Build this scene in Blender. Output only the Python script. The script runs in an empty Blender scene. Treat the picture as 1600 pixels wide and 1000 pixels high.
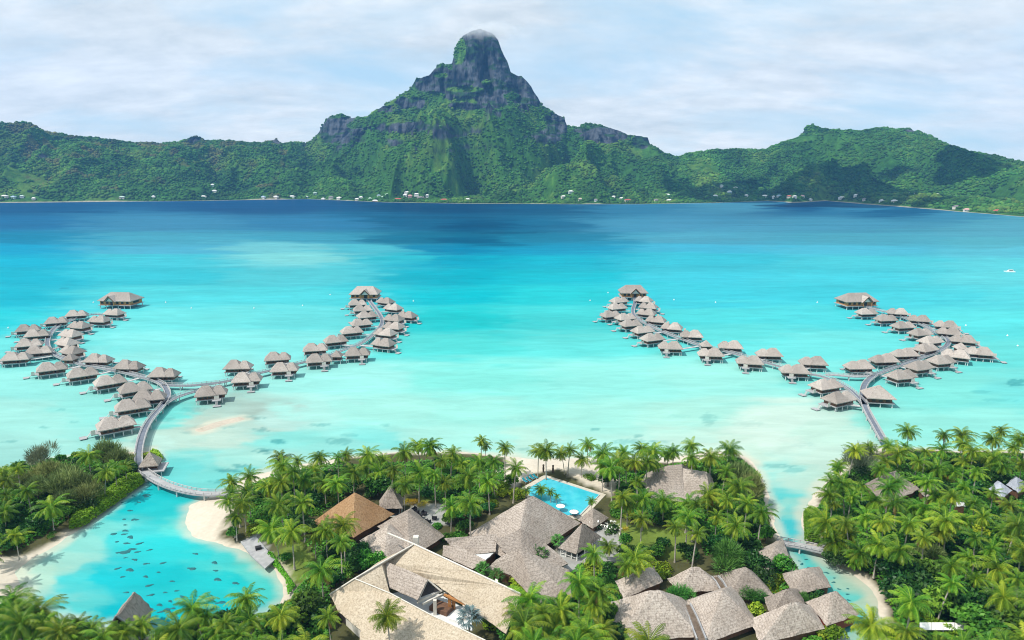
import bpy, bmesh, math, random
import numpy as np
from mathutils import Vector, Matrix

# ---------------------------------------------------------------- camera, sky, sun, exposure
S = bpy.context.scene
COL = S.collection
CAM_H, PITCH, FPX = 105.0, math.radians(12.27), 1066.67
cam_d = bpy.data.cameras.new("camera")
cam_d.sensor_width = 36.0
cam_d.lens = 24.0
cam_d.clip_start = 1.0
cam_d.clip_end = 60000.0
cam = bpy.data.objects.new("camera", cam_d)
cam.location = (0, 0, CAM_H)
cam.rotation_euler = (math.pi/2 - PITCH, 0, 0)
COL.objects.link(cam)
S.camera = cam

SUN_DIR = Vector((-0.52, -0.24, 0.84)).normalized()      # from the ground towards the sun
sun_d = bpy.data.lights.new("sun", 'SUN')
sun_d.energy = 3.9
sun_d.angle = math.radians(0.5)
sun_d.color = (1.0, 0.94, 0.84)
sun = bpy.data.objects.new("sun", sun_d)
sun.rotation_euler = SUN_DIR.to_track_quat('Z', 'Y').to_euler()
sun.location = (0, 0, 400)
COL.objects.link(sun)

world = bpy.data.worlds.new("World")
S.world = world
world.use_nodes = True
wn, wl = world.node_tree.nodes, world.node_tree.links
wn.clear()
w_out = wn.new('ShaderNodeOutputWorld')
w_bg = wn.new('ShaderNodeBackground'); w_bg.inputs['Strength'].default_value = 0.10
w_sky = wn.new('ShaderNodeTexSky'); w_sky.sky_type = 'NISHITA'; w_sky.sun_disc = False
w_sky.sun_elevation = math.asin(SUN_DIR.z)
w_sky.sun_rotation = math.atan2(SUN_DIR.x, SUN_DIR.y)
w_sky.air_density = 1.0; w_sky.dust_density = 0.6; w_sky.ozone_density = 1.5
def wmath(op, a, b=None, c=None):
    n = wn.new('ShaderNodeMath'); n.operation = op
    for i, v in enumerate((a, b, c)):
        if v is None: continue
        if isinstance(v, (int, float)): n.inputs[i].default_value = v
        else: wl.new(v, n.inputs[i])
    return n.outputs[0]
def wmix(f, a, b):
    n = wn.new('ShaderNodeMix'); n.data_type = 'RGBA'
    for k, v in (('Factor', f),):
        if isinstance(v, (int, float)): n.inputs[0].default_value = v
        else: wl.new(v, n.inputs[0])
    for i, v in ((6, a), (7, b)):
        if isinstance(v, tuple): n.inputs[i].default_value = v + (1,)
        else: wl.new(v, n.inputs[i])
    return n.outputs[2]
w_tc = wn.new('ShaderNodeTexCoord')
w_sep = wn.new('ShaderNodeSeparateXYZ'); wl.new(w_tc.outputs['Generated'], w_sep.inputs[0])
zz = wmath('ADD', wmath('MAXIMUM', w_sep.outputs['Z'], 0.0), 0.26)
w_cmb = wn.new('ShaderNodeCombineXYZ')
wl.new(wmath('DIVIDE', w_sep.outputs['X'], zz), w_cmb.inputs[0])
wl.new(wmath('DIVIDE', w_sep.outputs['Y'], zz), w_cmb.inputs[1])
def wnoise(scale, detail, rough, dist, off=(0, 0, 0), sc=(1, 1, 1)):
    m = wn.new('ShaderNodeMapping'); wl.new(w_cmb.outputs[0], m.inputs[0])
    m.inputs['Location'].default_value = off; m.inputs['Scale'].default_value = sc
    n = wn.new('ShaderNodeTexNoise'); n.inputs['Scale'].default_value = scale
    n.inputs['Detail'].default_value = detail; n.inputs['Roughness'].default_value = rough
    n.inputs['Distortion'].default_value = dist
    wl.new(m.outputs[0], n.inputs['Vector']); return n.outputs['Fac']
def wramp(f, stops):
    r = wn.new('ShaderNodeValToRGB'); wl.new(f, r.inputs[0])
    e = r.color_ramp.elements
    while len(e) < len(stops): e.new(0.5)
    for i, (p, c) in enumerate(stops):
        e[i].position = p; e[i].color = (c, c, c, 1)
    return r.outputs[0]
cover = wramp(wnoise(1.35, 11, 0.60, 0.35, (5.1, 1.2, 0), (0.8, 1.2, 1)), [(0.33, 0.0), (0.56, 1.0)])
tone = wramp(wmath('MULTIPLY_ADD', wnoise(6.0, 10, 0.62, 0.2, (2.2, 7.1, 0), (0.8, 1.2, 1)), 0.45, wmath('MULTIPLY', wnoise(2.1, 9, 0.62, 0.3, (9.3, 4.2, 0), (0.8, 1.4, 1)), 0.55)), [(0.36, 0.0), (0.62, 1.0)])
pale_gap = wmix(0.86, w_sky.outputs[0], (4.5, 6.35, 7.5))
cloud_col = wmix(tone, (5.15, 5.8, 6.15), (7.7, 8.05, 8.2))
skyc = wmix(cover, pale_gap, cloud_col)
wl.new(skyc, w_bg.inputs['Color'])
wl.new(w_bg.outputs[0], w_out.inputs['Surface'])

S.view_settings.view_transform = 'Standard'
S.view_settings.look = 'None'
S.view_settings.exposure = 0.38
S.view_settings.gamma = 1.0
S.view_settings.use_curve_mapping = False
S.render.engine = 'CYCLES'
try:
    S.cycles.use_denoising = True
    S.cycles.denoiser = 'OPENIMAGEDENOISE'
except Exception:
    pass
S.cycles.filter_width = 1.05
S.cycles.max_bounces = 6
S.cycles.diffuse_bounces = 3
S.cycles.transparent_max_bounces = 8
S.cycles.volume_bounces = 2

# ---------------------------------------------------------------- geometry helpers
_c, _s = math.cos(PITCH), math.sin(PITCH)
def ray(px, py):
    a, b = (px-800)/FPX, (py-500)/FPX
    return np.array([a, _c-b*_s, -_s-b*_c])
def G(px, py, z=0.0):
    """where the line of sight through a pixel of the 1600x1000 photograph meets the height z"""
    d = ray(px, py); t = (z-CAM_H)/d[2]
    return Vector((d[0]*t, d[1]*t, z))
def proj(x, y, z):
    dz = z-CAM_H; D = y*_c-dz*_s; U = y*_s+dz*_c
    return 800+FPX*x/D, 500-FPX*U/D
def srgb(r, g, b, k=1.0):
    o = []
    for c in (r, g, b):
        c /= 255.0
        c = c/12.92 if c <= .04045 else ((c+.055)/1.055)**2.4
        o.append(c*k)
    return tuple(o)

def _hash(ix, iy, seed):
    h = (ix.astype(np.int64)*374761393 + iy.astype(np.int64)*668265263 + seed*1442695041) & 0xffffffff
    h = ((h ^ (h >> 13))*1274126177) & 0xffffffff
    return ((h ^ (h >> 16)) & 0xffff)/65535.0
def vnoise(x, y, seed=0):
    ix, iy = np.floor(x), np.floor(y); fx, fy = x-ix, y-iy
    fx, fy = fx*fx*fx*(fx*(fx*6-15)+10), fy*fy*fy*(fy*(fy*6-15)+10)
    a, b = _hash(ix, iy, seed), _hash(ix+1, iy, seed)
    c, d = _hash(ix, iy+1, seed), _hash(ix+1, iy+1, seed)
    return (a*(1-fx)+b*fx)*(1-fy)+(c*(1-fx)+d*fx)*fy
def fbm(x, y, oc=4, seed=0, gain=.5):
    v, a, t = 0, 1.0, 0
    for i in range(oc):
        v = v+a*vnoise(x*2**i+i*17.3, y*2**i-i*9.1, seed+i); t += a; a *= gain
    return v/t
def ridged(x, y, oc=4, seed=0):
    v, a, t = 0, 1.0, 0
    for i in range(oc):
        v = v+a*(1-np.abs(2*vnoise(x*2**i+i*5.7, y*2**i+i*3.3, seed+i)-1)); t += a; a *= .5
    return v/t
def sstep(a, b, x):
    t = np.clip((x-a)/(b-a), 0, 1); return t*t*(3-2*t)

def np_mesh(name, V, F, smooth=False, attrs=None):
    """mesh from arrays; F is (n,3) or (n,4); attrs: name -> per-vertex float or rgb array"""
    me = bpy.data.meshes.new(name)
    V = np.asarray(V, dtype=np.float32); F = np.asarray(F, dtype=np.int32)
    n, k = F.shape
    me.vertices.add(len(V)); me.vertices.foreach_set('co', V.ravel())
    me.loops.add(n*k); me.loops.foreach_set('vertex_index', F.ravel())
    me.polygons.add(n); me.polygons.foreach_set('loop_start', np.arange(0, n*k, k, dtype=np.int32))
    me.polygons.foreach_set('loop_total', np.full(n, k, dtype=np.int32))
    me.polygons.foreach_set('use_smooth', np.full(n, smooth, dtype=bool))
    for an, av in (attrs or {}).items():
        av = np.asarray(av, dtype=np.float32)
        if av.ndim == 1:
            a = me.attributes.new(an, 'FLOAT', 'POINT'); a.data.foreach_set('value', av)
        else:
            a = me.attributes.new(an, 'FLOAT_COLOR', 'POINT')
            a.data.foreach_set('color', np.concatenate([av, np.ones((len(av), 1), np.float32)], 1).ravel())
    me.update(calc_edges=True)
    return me
def grid_faces(nr, nc):
    i = np.arange(nr-1)[:, None]*nc+np.arange(nc-1)[None, :]
    return np.stack([i, i+1, i+nc+1, i+nc], -1).reshape(-1, 4)

class MB:
    """collects simple solids and links them as one mesh object"""
    def __init__(self): self.v, self.f = [], []
    def add(self, vs, fs):
        o = len(self.v); self.v += [tuple(q) for q in vs]; self.f += [[i+o for i in q] for q in fs]; return self
    def box(self, x, y, z, sx, sy, sz, rot=0.0):
        c, s = math.cos(rot), math.sin(rot); vs = []
        for dz in (0, sz):
            for dx, dy in ((-sx/2, -sy/2), (sx/2, -sy/2), (sx/2, sy/2), (-sx/2, sy/2)):
                vs.append((x+dx*c-dy*s, y+dx*s+dy*c, z+dz))
        return self.add(vs, [[3, 2, 1, 0], [4, 5, 6, 7], [0, 1, 5, 4], [1, 2, 6, 5], [2, 3, 7, 6], [3, 0, 4, 7]])
    def prism(self, poly, z0, z1):
        n = len(poly)
        if sum(poly[i][0]*poly[(i+1) % n][1]-poly[(i+1) % n][0]*poly[i][1] for i in range(n)) < 0: poly = poly[::-1]
        vs = [(q[0], q[1], z0) for q in poly]+[(q[0], q[1], z1) for q in poly]
        return self.add(vs, [list(range(n))[::-1], list(range(n, 2*n))]+[[i, (i+1) % n, n+(i+1) % n, n+i] for i in range(n)])
    def bar(self, a, b, r, n=6, r2=None):
        a, b = Vector(a), Vector(b); d = (b-a).normalized()
        u = d.orthogonal().normalized(); w = d.cross(u); r2 = r if r2 is None else r2
        vs = [p+(u*math.cos(t)+w*math.sin(t))*q for p, q in ((a, r), (b, r2)) for t in [2*math.pi*i/n for i in range(n)]]
        return self.add(vs, [[i, (i+1) % n, n+(i+1) % n, n+i] for i in range(n)]+[list(range(n))[::-1], list(range(n, 2*n))])
    def hip(self, cx, cy, L, W, ze, zr, ridge, th=.3):
        h, w, r = L/2, W/2, ridge/2
        vs = [(cx-h, cy-w, ze), (cx+h, cy-w, ze), (cx+h, cy+w, ze), (cx-h, cy+w, ze), (cx-r, cy, zr), (cx+r, cy, zr)]
        vs += [(cx-h, cy-w, ze-th), (cx+h, cy-w, ze-th), (cx+h, cy+w, ze-th), (cx-h, cy+w, ze-th)]
        return self.add(vs, [[0, 1, 5, 4], [1, 2, 5], [2, 3, 4, 5], [3, 0, 4], [0, 6, 7, 1], [1, 7, 8, 2], [2, 8, 9, 3], [3, 9, 6, 0], [6, 9, 8, 7]])
    def mesh(self, name, m, origin=(0, 0, 0), smooth=False):
        me = bpy.data.meshes.new(name)
        o = origin
        me.from_pydata([(q[0]-o[0], q[1]-o[1], q[2]-o[2]) for q in self.v], [], self.f)
        me.materials.append(m)
        if smooth: me.polygons.foreach_set('use_smooth', [True]*len(me.polygons))
        me.update(); return me
    def build(self, name, m, parent=None, origin=(0, 0, 0), smooth=False):
        return link(name, self.mesh(name, m, origin, smooth), parent)
def link(name, data, parent=None, loc=None):
    o = bpy.data.objects.new(name, data); COL.objects.link(o)
    if parent is not None: o.parent = parent
    if loc is not None: o.location = loc
    return o
def tag(o, label=None, cat=None, group=None, kind=None):
    for k, v in (('label', label), ('category', cat), ('group', group), ('kind', kind)):
        if v: o[k] = v
    return o
def empty(name, loc=(0, 0, 0), rz=0.0, scale=1.0):
    o = link(name, None, None, loc); o.rotation_euler = (0, 0, rz); o.scale = (scale,)*3
    o.empty_display_size = 1.0
    return o
def copy_tree(o, parent=None, kids=None):
    c = o.copy(); COL.objects.link(c)
    if parent is not None: c.parent = parent
    for ch in list(o.children): copy_tree(ch, c)
    return c
ORD = "first second third fourth fifth sixth seventh eighth ninth tenth eleventh twelfth thirteenth fourteenth fifteenth sixteenth seventeenth eighteenth nineteenth twentieth".split()
NUM = "one two three four five six seven eight nine ten eleven twelve thirteen fourteen fifteen sixteen seventeen eighteen nineteen twenty".split()

# ---------------------------------------------------------------- materials
def new_mat(name):
    m = bpy.data.materials.new(name); m.use_nodes = True
    nt = m.node_tree
    return m, nt.nodes, nt.links, nt.nodes['Principled BSDF']
def nd(n, t, **kw):
    q = n.new(t)
    for k, v in kw.items():
        if k in q.inputs.keys(): q.inputs[k].default_value = v
        else: setattr(q, k, v)
    return q
def mixc(n, l, f, a, b, blend='MIX'):
    q = n.new('ShaderNodeMix'); q.data_type = 'RGBA'; q.blend_type = blend
    if isinstance(f, (int, float)): q.inputs[0].default_value = f
    else: l.new(f, q.inputs[0])
    for i, v in ((6, a), (7, b)):
        if isinstance(v, tuple): q.inputs[i].default_value = v[:3]+(1,)
        else: l.new(v, q.inputs[i])
    return q.outputs[2]
def ramp(n, l, f, stops):
    r = n.new('ShaderNodeValToRGB'); l.new(f, r.inputs[0]); e = r.color_ramp.elements
    while len(e) < len(stops): e.new(.5)
    for i, (p, c) in enumerate(stops):
        e[i].position = p; e[i].color = (c, c, c, 1) if isinstance(c, (int, float)) else c[:3]+(1,)
    return r.outputs[0]
def plain(name, c1, c2, scale=2.0, rough=.8, bump=.0, spec=.3, detail=5):
    m, n, l, b = new_mat(name)
    tc = n.new('ShaderNodeTexCoord'); oi = n.new('ShaderNodeObjectInfo')
    no = nd(n, 'ShaderNodeTexNoise', Scale=scale, Detail=detail, Roughness=.6)
    ad = n.new('ShaderNodeVectorMath'); ad.operation = 'ADD'
    l.new(tc.outputs['Object'], ad.inputs[0]); l.new(oi.outputs['Random'], ad.inputs[1])
    l.new(ad.outputs[0], no.inputs['Vector'])
    f = ramp(n, l, no.outputs['Fac'], [(.3, 0.0), (.7, 1.0)])
    l.new(mixc(n, l, f, c1, c2), b.inputs['Base Color'])
    b.inputs['Roughness'].default_value = rough; b.inputs['Specular IOR Level'].default_value = spec
    if bump:
        bp = nd(n, 'ShaderNodeBump', Strength=bump, Distance=.1); l.new(no.outputs['Fac'], bp.inputs['Height'])
        l.new(bp.outputs[0], b.inputs['Normal'])
    return m
def thatch(name, dark, mid, light, sc=1.0, course=1.0):
    m, n, l, b = new_mat(name)
    tc = n.new('ShaderNodeTexCoord'); oi = n.new('ShaderNodeObjectInfo')
    vm = n.new('ShaderNodeVectorMath'); vm.operation = 'SCALE'; vm.inputs['Scale'].default_value = 60
    cb = n.new('ShaderNodeCombineXYZ'); l.new(oi.outputs['Random'], cb.inputs[0]); l.new(oi.outputs['Random'], cb.inputs[1])
    l.new(cb.outputs[0], vm.inputs[0])
    ad = n.new('ShaderNodeVectorMath'); ad.operation = 'ADD'
    l.new(tc.outputs['Object'], ad.inputs[0]); l.new(vm.outputs[0], ad.inputs[1])
    P = ad.outputs[0]
    big = nd(n, 'ShaderNodeTexNoise', Scale=.22*sc, Detail=5, Roughness=.65); l.new(P, big.inputs['Vector'])
    mp = n.new('ShaderNodeMapping'); mp.inputs['Scale'].default_value = (2.6*sc, 2.6*sc, .9*sc); l.new(P, mp.inputs[0])
    fine = nd(n, 'ShaderNodeTexNoise', Scale=1.6, Detail=6, Roughness=.75); l.new(mp.outputs[0], fine.inputs['Vector'])
    wv = n.new('ShaderNodeTexWave'); wv.bands_direction = 'Z'; wv.inputs['Scale'].default_value = 1.35*sc
    wv.inputs['Distortion'].default_value = 2.5; wv.inputs['Detail'].default_value = 4; wv.inputs['Detail Scale'].default_value = 3
    l.new(P, wv.inputs['Vector'])
    c = mixc(n, l, ramp(n, l, big.outputs['Fac'], [(.32, 0.), (.68, 1.)]), mid, light)
    c = mixc(n, l, ramp(n, l, fine.outputs['Fac'], [(.34, .9), (.56, 0.)]), c, dark)
    ws = n.new('ShaderNodeMath'); ws.operation = 'MULTIPLY'; ws.inputs[1].default_value = .22*course
    l.new(ramp(n, l, wv.outputs['Fac'], [(.0, 1.), (.35, 0.)]), ws.inputs[0])
    c = mixc(n, l, ws.outputs[0], c, dark)
    hs = n.new('ShaderNodeHueSaturation'); l.new(c, hs.inputs['Color'])
    mr = nd(n, 'ShaderNodeMapRange'); mr.inputs[3].default_value = .78; mr.inputs[4].default_value = 1.18
    l.new(oi.outputs['Random'], mr.inputs[0]); l.new(mr.outputs[0], hs.inputs['Value'])
    l.new(hs.outputs[0], b.inputs['Base Color'])
    b.inputs['Roughness'].default_value = .95; b.inputs['Specular IOR Level'].default_value = .1
    bp = nd(n, 'ShaderNodeBump', Strength=.55, Distance=.25); l.new(fine.outputs['Fac'], bp.inputs['Height'])
    l.new(bp.outputs[0], b.inputs['Normal'])
    return m
def leafmat(name, dark, mid, light, trans=.28, rough=.5, attr='leaf_tint'):
    m, n, l, b = new_mat(name)
    at = n.new('ShaderNodeAttribute'); at.attribute_name = attr
    oi = n.new('ShaderNodeObjectInfo')
    c = ramp(n, l, at.outputs['Fac'], [(0., dark), (.46, mid), (.90, light), (1., (.26, .16, .055) if name == 'palm_fronds' else light)])
    hs = n.new('ShaderNodeHueSaturation'); l.new(c, hs.inputs['Color'])
    mr = nd(n, 'ShaderNodeMapRange'); mr.inputs[3].default_value = .70; mr.inputs[4].default_value = 1.35
    l.new(oi.outputs['Random'], mr.inputs[0]); l.new(mr.outputs[0], hs.inputs['Value'])
    m2 = n.new('ShaderNodeMath'); m2.operation = 'MULTIPLY_ADD'; m2.inputs[1].default_value = 7.31; m2.inputs[2].default_value = 0
    l.new(oi.outputs['Random'], m2.inputs[0]); fr = n.new('ShaderNodeMath'); fr.operation = 'FRACT'; l.new(m2.outputs[0], fr.inputs[0])
    mh = nd(n, 'ShaderNodeMapRange'); mh.inputs[3].default_value = .478; mh.inputs[4].default_value = .526
    l.new(fr.outputs[0], mh.inputs[0]); l.new(mh.outputs[0], hs.inputs['Hue'])
    l.new(hs.outputs[0], b.inputs['Base Color'])
    b.inputs['Roughness'].default_value = rough; b.inputs['Specular IOR Level'].default_value = .25
    tr = n.new('ShaderNodeBsdfTranslucent'); l.new(hs.outputs[0], tr.inputs['Color'])
    mx = n.new('ShaderNodeMixShader'); mx.inputs[0].default_value = trans
    l.new(b.outputs[0], mx.inputs[1]); l.new(tr.outputs[0], mx.inputs[2])
    l.new(mx.outputs[0], n['Material Output'].inputs['Surface'])
    return m

M = dict(
    thatch=thatch('grey_thatch', (.135, .11, .092), (.34, .29, .25), (.47, .415, .37), .6, 1.4),
    thatch_hut=thatch('bungalow_thatch', (.17, .145, .13), (.355, .315, .288), (.475, .43, .395), .6, 1.0),
    thatch_tan=thatch('tan_thatch', (.22, .12, .055), (.40, .235, .12), (.50, .33, .19), .6, .6),
    thatch_pale=thatch('pale_thatch', (.25, .20, .145), (.48, .40, .30), (.58, .505, .40), .6, .6),
    thatch_blue=thatch('blue_grey_roof', (.20, .22, .27), (.36, .39, .46), (.48, .51, .58), 1.0, .6),
    wood=plain('brown_wood', (.095, .05, .03), (.175, .095, .055), 1.2, .7),
    redwood=plain('red_wood', (.16, .035, .02), (.26, .06, .035), .9, .65),
    orange_wood=plain('varnished_wood', (.34, .15, .05), (.50, .24, .09), .8, .6),
    greywood=plain('weathered_wood', (.26, .265, .28), (.40, .40, .41), .7, .85),
    palewood=plain('pale_wood', (.36, .36, .37), (.50, .49, .49), .8, .8),
    slate=plain('dark_boardwalk', (.10, .12, .155), (.17, .19, .235), .5, .8),
    concrete=plain('pale_concrete', (.50, .52, .53), (.64, .65, .65), .8, .8),
    white=plain('white_paint', (.72, .72, .70), (.84, .84, .82), .5, .6),
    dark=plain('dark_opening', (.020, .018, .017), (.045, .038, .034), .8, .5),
    glass=plain('window_glass', (.03, .05, .06), (.07, .09, .10), .3, .12, spec=.6),
    trim=plain('pale_trim', (.50, .47, .42), (.66, .63, .57), .5, .7),
    teal=plain('teal_cushion', (.01, .16, .22), (.02, .24, .30), .8, .7),
    black=plain('black_wicker', (.015, .016, .02), (.04, .04, .045), 3, .7),
    paving=plain('stone_paving', (.34, .36, .35), (.52, .53, .51), .9, .85, bump=.1),
    asphalt=plain('grey_path', (.16, .17, .19), (.24, .25, .27), .8, .9),
    bark=plain('palm_bark', (.30, .27, .23), (.46, .42, .37), 2.0, .9),
    darkbark=plain('dark_bark', (.09, .065, .045), (.17, .13, .10), 1.5, .9),
    coral=plain('coral', (.006, .085, .10), (.016, .15, .165), .9, .6),
    palm=leafmat('palm_fronds', (.024, .082, .008), (.118, .255, .016), (.33, .42, .03), .42, .42),
    broad=leafmat('broad_leaves', (.022, .075, .010), (.07, .20, .018), (.15, .31, .03), .25, .5),
    darkleaf=leafmat('dark_leaves', (.008, .035, .008), (.022, .085, .014), (.05, .14, .02), .2, .45),
    lime=leafmat('lime_leaves', (.06, .13, .008), (.17, .30, .012), (.32, .42, .03), .3, .5),
    hedge=leafmat('hedge_leaves', (.035, .11, .008), (.095, .25, .012), (.18, .36, .02), .3, .5),
    yellow=leafmat('yellow_leaves', (.30, .20, .01), (.52, .38, .015), (.65, .50, .03), .3, .5),
    olive=leafmat('casuarina_needles', (.055, .08, .022), (.17, .22, .065), (.33, .38, .14), .35, .6),
    ashleaf=leafmat('grey_green_needles', (.09, .12, .07), (.20, .25, .14), (.34, .39, .25), .3, .6),
    silver=leafmat('silver_leaves', (.045, .09, .092), (.10, .16, .165), (.20, .27, .275), .15, .4),
    pandan=leafmat('pandanus_leaves', (.02, .075, .012), (.055, .19, .03), (.12, .31, .06), .25, .4),
    flower=plain('white_petals', (.78, .78, .72), (.85, .85, .80), 1, .6),
)

# ---------------------------------------------------------------- land outlines (ground plane, traced where they lie)
LAND = [
 [(350,768),(385,744),(440,732),(520,718),(600,708),(700,706),(800,713),(850,718),(900,716),(960,718),(1040,716),(1100,708),(1145,705),(1170,716),(1190,745),(1203,785),(1213,835),(1222,856),(1240,885),(1262,915),(1282,945),(1300,975),(1312,1010),(1330,1090),(600,1250),(-900,1250),(-900,930),(-200,935),(0,945),(60,962),(150,980),(235,990),(300,978),(380,968),(430,955),(448,930),(440,905),(420,885),(395,870),(365,857),(330,846),(302,836),(290,815),(297,790),(322,778)],
 [(-900,780),(-300,755),(-100,738),(0,733),(60,722),(120,712),(180,704),(215,707),(232,702),(250,712),(246,728),(226,738),(222,752),(190,778),(155,803),(130,822),(90,850),(50,872),(25,893),(38,925),(30,948),(-50,960),(-900,1000)],
 [(2600,690),(1600,705),(1500,705),(1400,700),(1365,702),(1330,717),(1300,745),(1280,765),(1262,785),(1254,810),(1258,845),(1275,866),(1305,884),(1335,900),(1358,918),(1372,940),(1380,965),(1388,1010),(1400,1120),(2600,1150)],
 [(306,671),(328,661),(352,655),(376,651),(384,655),(360,662),(334,670),(314,676)],
]
LANDW = [[tuple(G(*q))[:2] for q in poly] for poly in LAND]
def signed_distance(x, y, polys):
    """metres inside (+) or outside (-) the union of the polygons"""
    best = np.full(x.shape, -1e9)
    for poly in polys:
        inside = np.zeros(x.shape, bool); dist = np.full(x.shape, 1e18)
        n = len(poly)
        for i in range(n):
            (ax, ay), (bx, by) = poly[i], poly[(i+1) % n]
            if ay != by:
                c = ((ay > y) != (by > y)) & (x < (bx-ax)*(y-ay)/(by-ay)+ax); inside ^= c
            dx, dy = bx-ax, by-ay; L = dx*dx+dy*dy+1e-12
            t = np.clip(((x-ax)*dx+(y-ay)*dy)/L, 0, 1)
            dist = np.minimum(dist, (x-ax-t*dx)**2+(y-ay-t*dy)**2)
        best = np.maximum(best, np.where(inside, 1, -1)*np.sqrt(dist))
    return best
def W(poly, z=0.0): return [tuple(G(a, b, z))[:2] for a, b in poly]

BEACH = [W(q) for q in (
 [(285,790),(350,762),(430,728),(540,714),(530,738),(425,765),(372,790),(358,830),(340,850),(285,840)],
 [(780,704),(950,712),(985,735),(958,788),(870,742),(830,748),(800,775),(750,762),(745,740),(790,735)],
 [(-400,872),(0,874),(45,868),(70,860),(45,900),(60,930),(20,950),(-400,950)],
 [(1240,790),(1290,770),(1286,800),(1290,850),(1256,850)],
 [(1270,868),(1330,888),(1365,912),(1392,950),(1395,1000),(1370,990),(1360,945),(1300,900)],
 [(308,672),(335,655),(385,650),(385,660),(322,676)],
 [(1000,716),(1150,702),(1160,722),(1010,730)])]
LAWN = [W(q) for q in (
 [(420,868),(470,852),(505,880),(478,918),(436,918)], [(955,818),(1080,838),(1090,886),(1000,884),(962,852)],
 [(650,766),(692,764),(694,786),(658,792)], [(398,792),(432,778),(446,802),(405,818)], [(815,1000),(1000,930),(960,1040),(840,1060)])]
PAVE = [W(q) for q in ([(640,792),(692,795),(708,826),(668,828)], [(868,850),(960,828),(975,885),(950,888),(880,905)], [(378,848),(402,838),(426,872),(412,884)],
 [(560,735),(600,733),(640,748),(560,752)])]

gx = np.arange(-330, 420.1, 1.7); gy = np.arange(60, 330.1, 1.5)
GX, GY = np.meshgrid(gx, gy)
wob = (fbm(GX/7, GY/7, 3, 5)-.5)*2.6
SD = signed_distance(GX, GY, LANDW)+wob
def ground_z(sd): return np.where(sd > 0, np.minimum(1.5, sd*.16), np.maximum(-4.0, sd*.14))
GZ = ground_z(SD)+np.where(SD > 4, (fbm(GX/3, GY/3, 3, 8)-.5)*.25, 0)
bd = signed_distance(GX, GY, BEACH)+(fbm(GX/4, GY/4, 3, 31)-.5)*4
lw = signed_distance(GX, GY, LAWN)+(fbm(GX/4, GY/4, 3, 32)-.5)*3
pv = signed_distance(GX, GY, PAVE)
n1 = fbm(GX/5, GY/5, 4, 40)[..., None]; n2 = fbm(GX/1.3, GY/1.3, 3, 41)[..., None]
sandc = np.array([.53, .475, .395])*(.86+.28*n1)
soil = np.array([.050, .055, .022])*(.6+.8*n1)+np.array([.03, .022, .012])*n2
grass = np.array([.115, .165, .030])*(.75+.5*n1)*(.85+.3*n2)
stone = np.array([.30, .30, .29])*(.8+.4*n2)
bar = sstep(0, 3, signed_distance(GX, GY, [LANDW[3]])+3)[..., None]; sandc = sandc*(1-bar*np.array([.18, .19, .19]))
sandm = np.maximum(sstep(0, 2, bd), 1-sstep(1.0, 3.5, SD+(n1[..., 0]-.5)*3))[..., None]
gt = soil*(1-sstep(0, 2, lw)[..., None])+grass*sstep(0, 2, lw)[..., None]
gt = gt*(1-sandm)+sandc*sandm
pm_ = sstep(-.3, .3, pv)[..., None]; gt = gt*(1-pm_)+stone*pm_
me = np_mesh('ground', np.stack([GX, GY, GZ], -1).reshape(-1, 3), grid_faces(*GX.shape), True, {'ground_tint': gt.reshape(-1, 3)})
def tintmat(name, attr, rough=.9, spec=.1, ns=.8, amt=.25, bump=.2, dist=.15):
    m, n, l, b = new_mat(name)
    at = n.new('ShaderNodeAttribute'); at.attribute_name = attr
    tc = n.new('ShaderNodeTexCoord'); no = nd(n, 'ShaderNodeTexNoise', Scale=ns, Detail=7, Roughness=.72)
    mpz = n.new('ShaderNodeMapping'); mpz.inputs['Scale'].default_value = (1, 1, .4 if dist > 5 else 1); l.new(tc.outputs['Object'], mpz.inputs[0]); l.new(mpz.outputs[0], no.inputs['Vector'])
    l.new(mixc(n, l, amt, at.outputs['Color'], ramp(n, l, no.outputs['Fac'], [(.25, 0.), (.75, 1.)]), 'SOFT_LIGHT'), b.inputs['Base Color'])
    b.inputs['Roughness'].default_value = rough; b.inputs['Specular IOR Level'].default_value = spec
    bp = nd(n, 'ShaderNodeBump', Strength=bump, Distance=dist); l.new(no.outputs['Fac'], bp.inputs['Height']); l.new(bp.outputs[0], b.inputs['Normal'])
    return m
me.materials.append(tintmat('sand_soil_and_grass', 'ground_tint'))
tag(link('ground', me), kind='structure')

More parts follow.
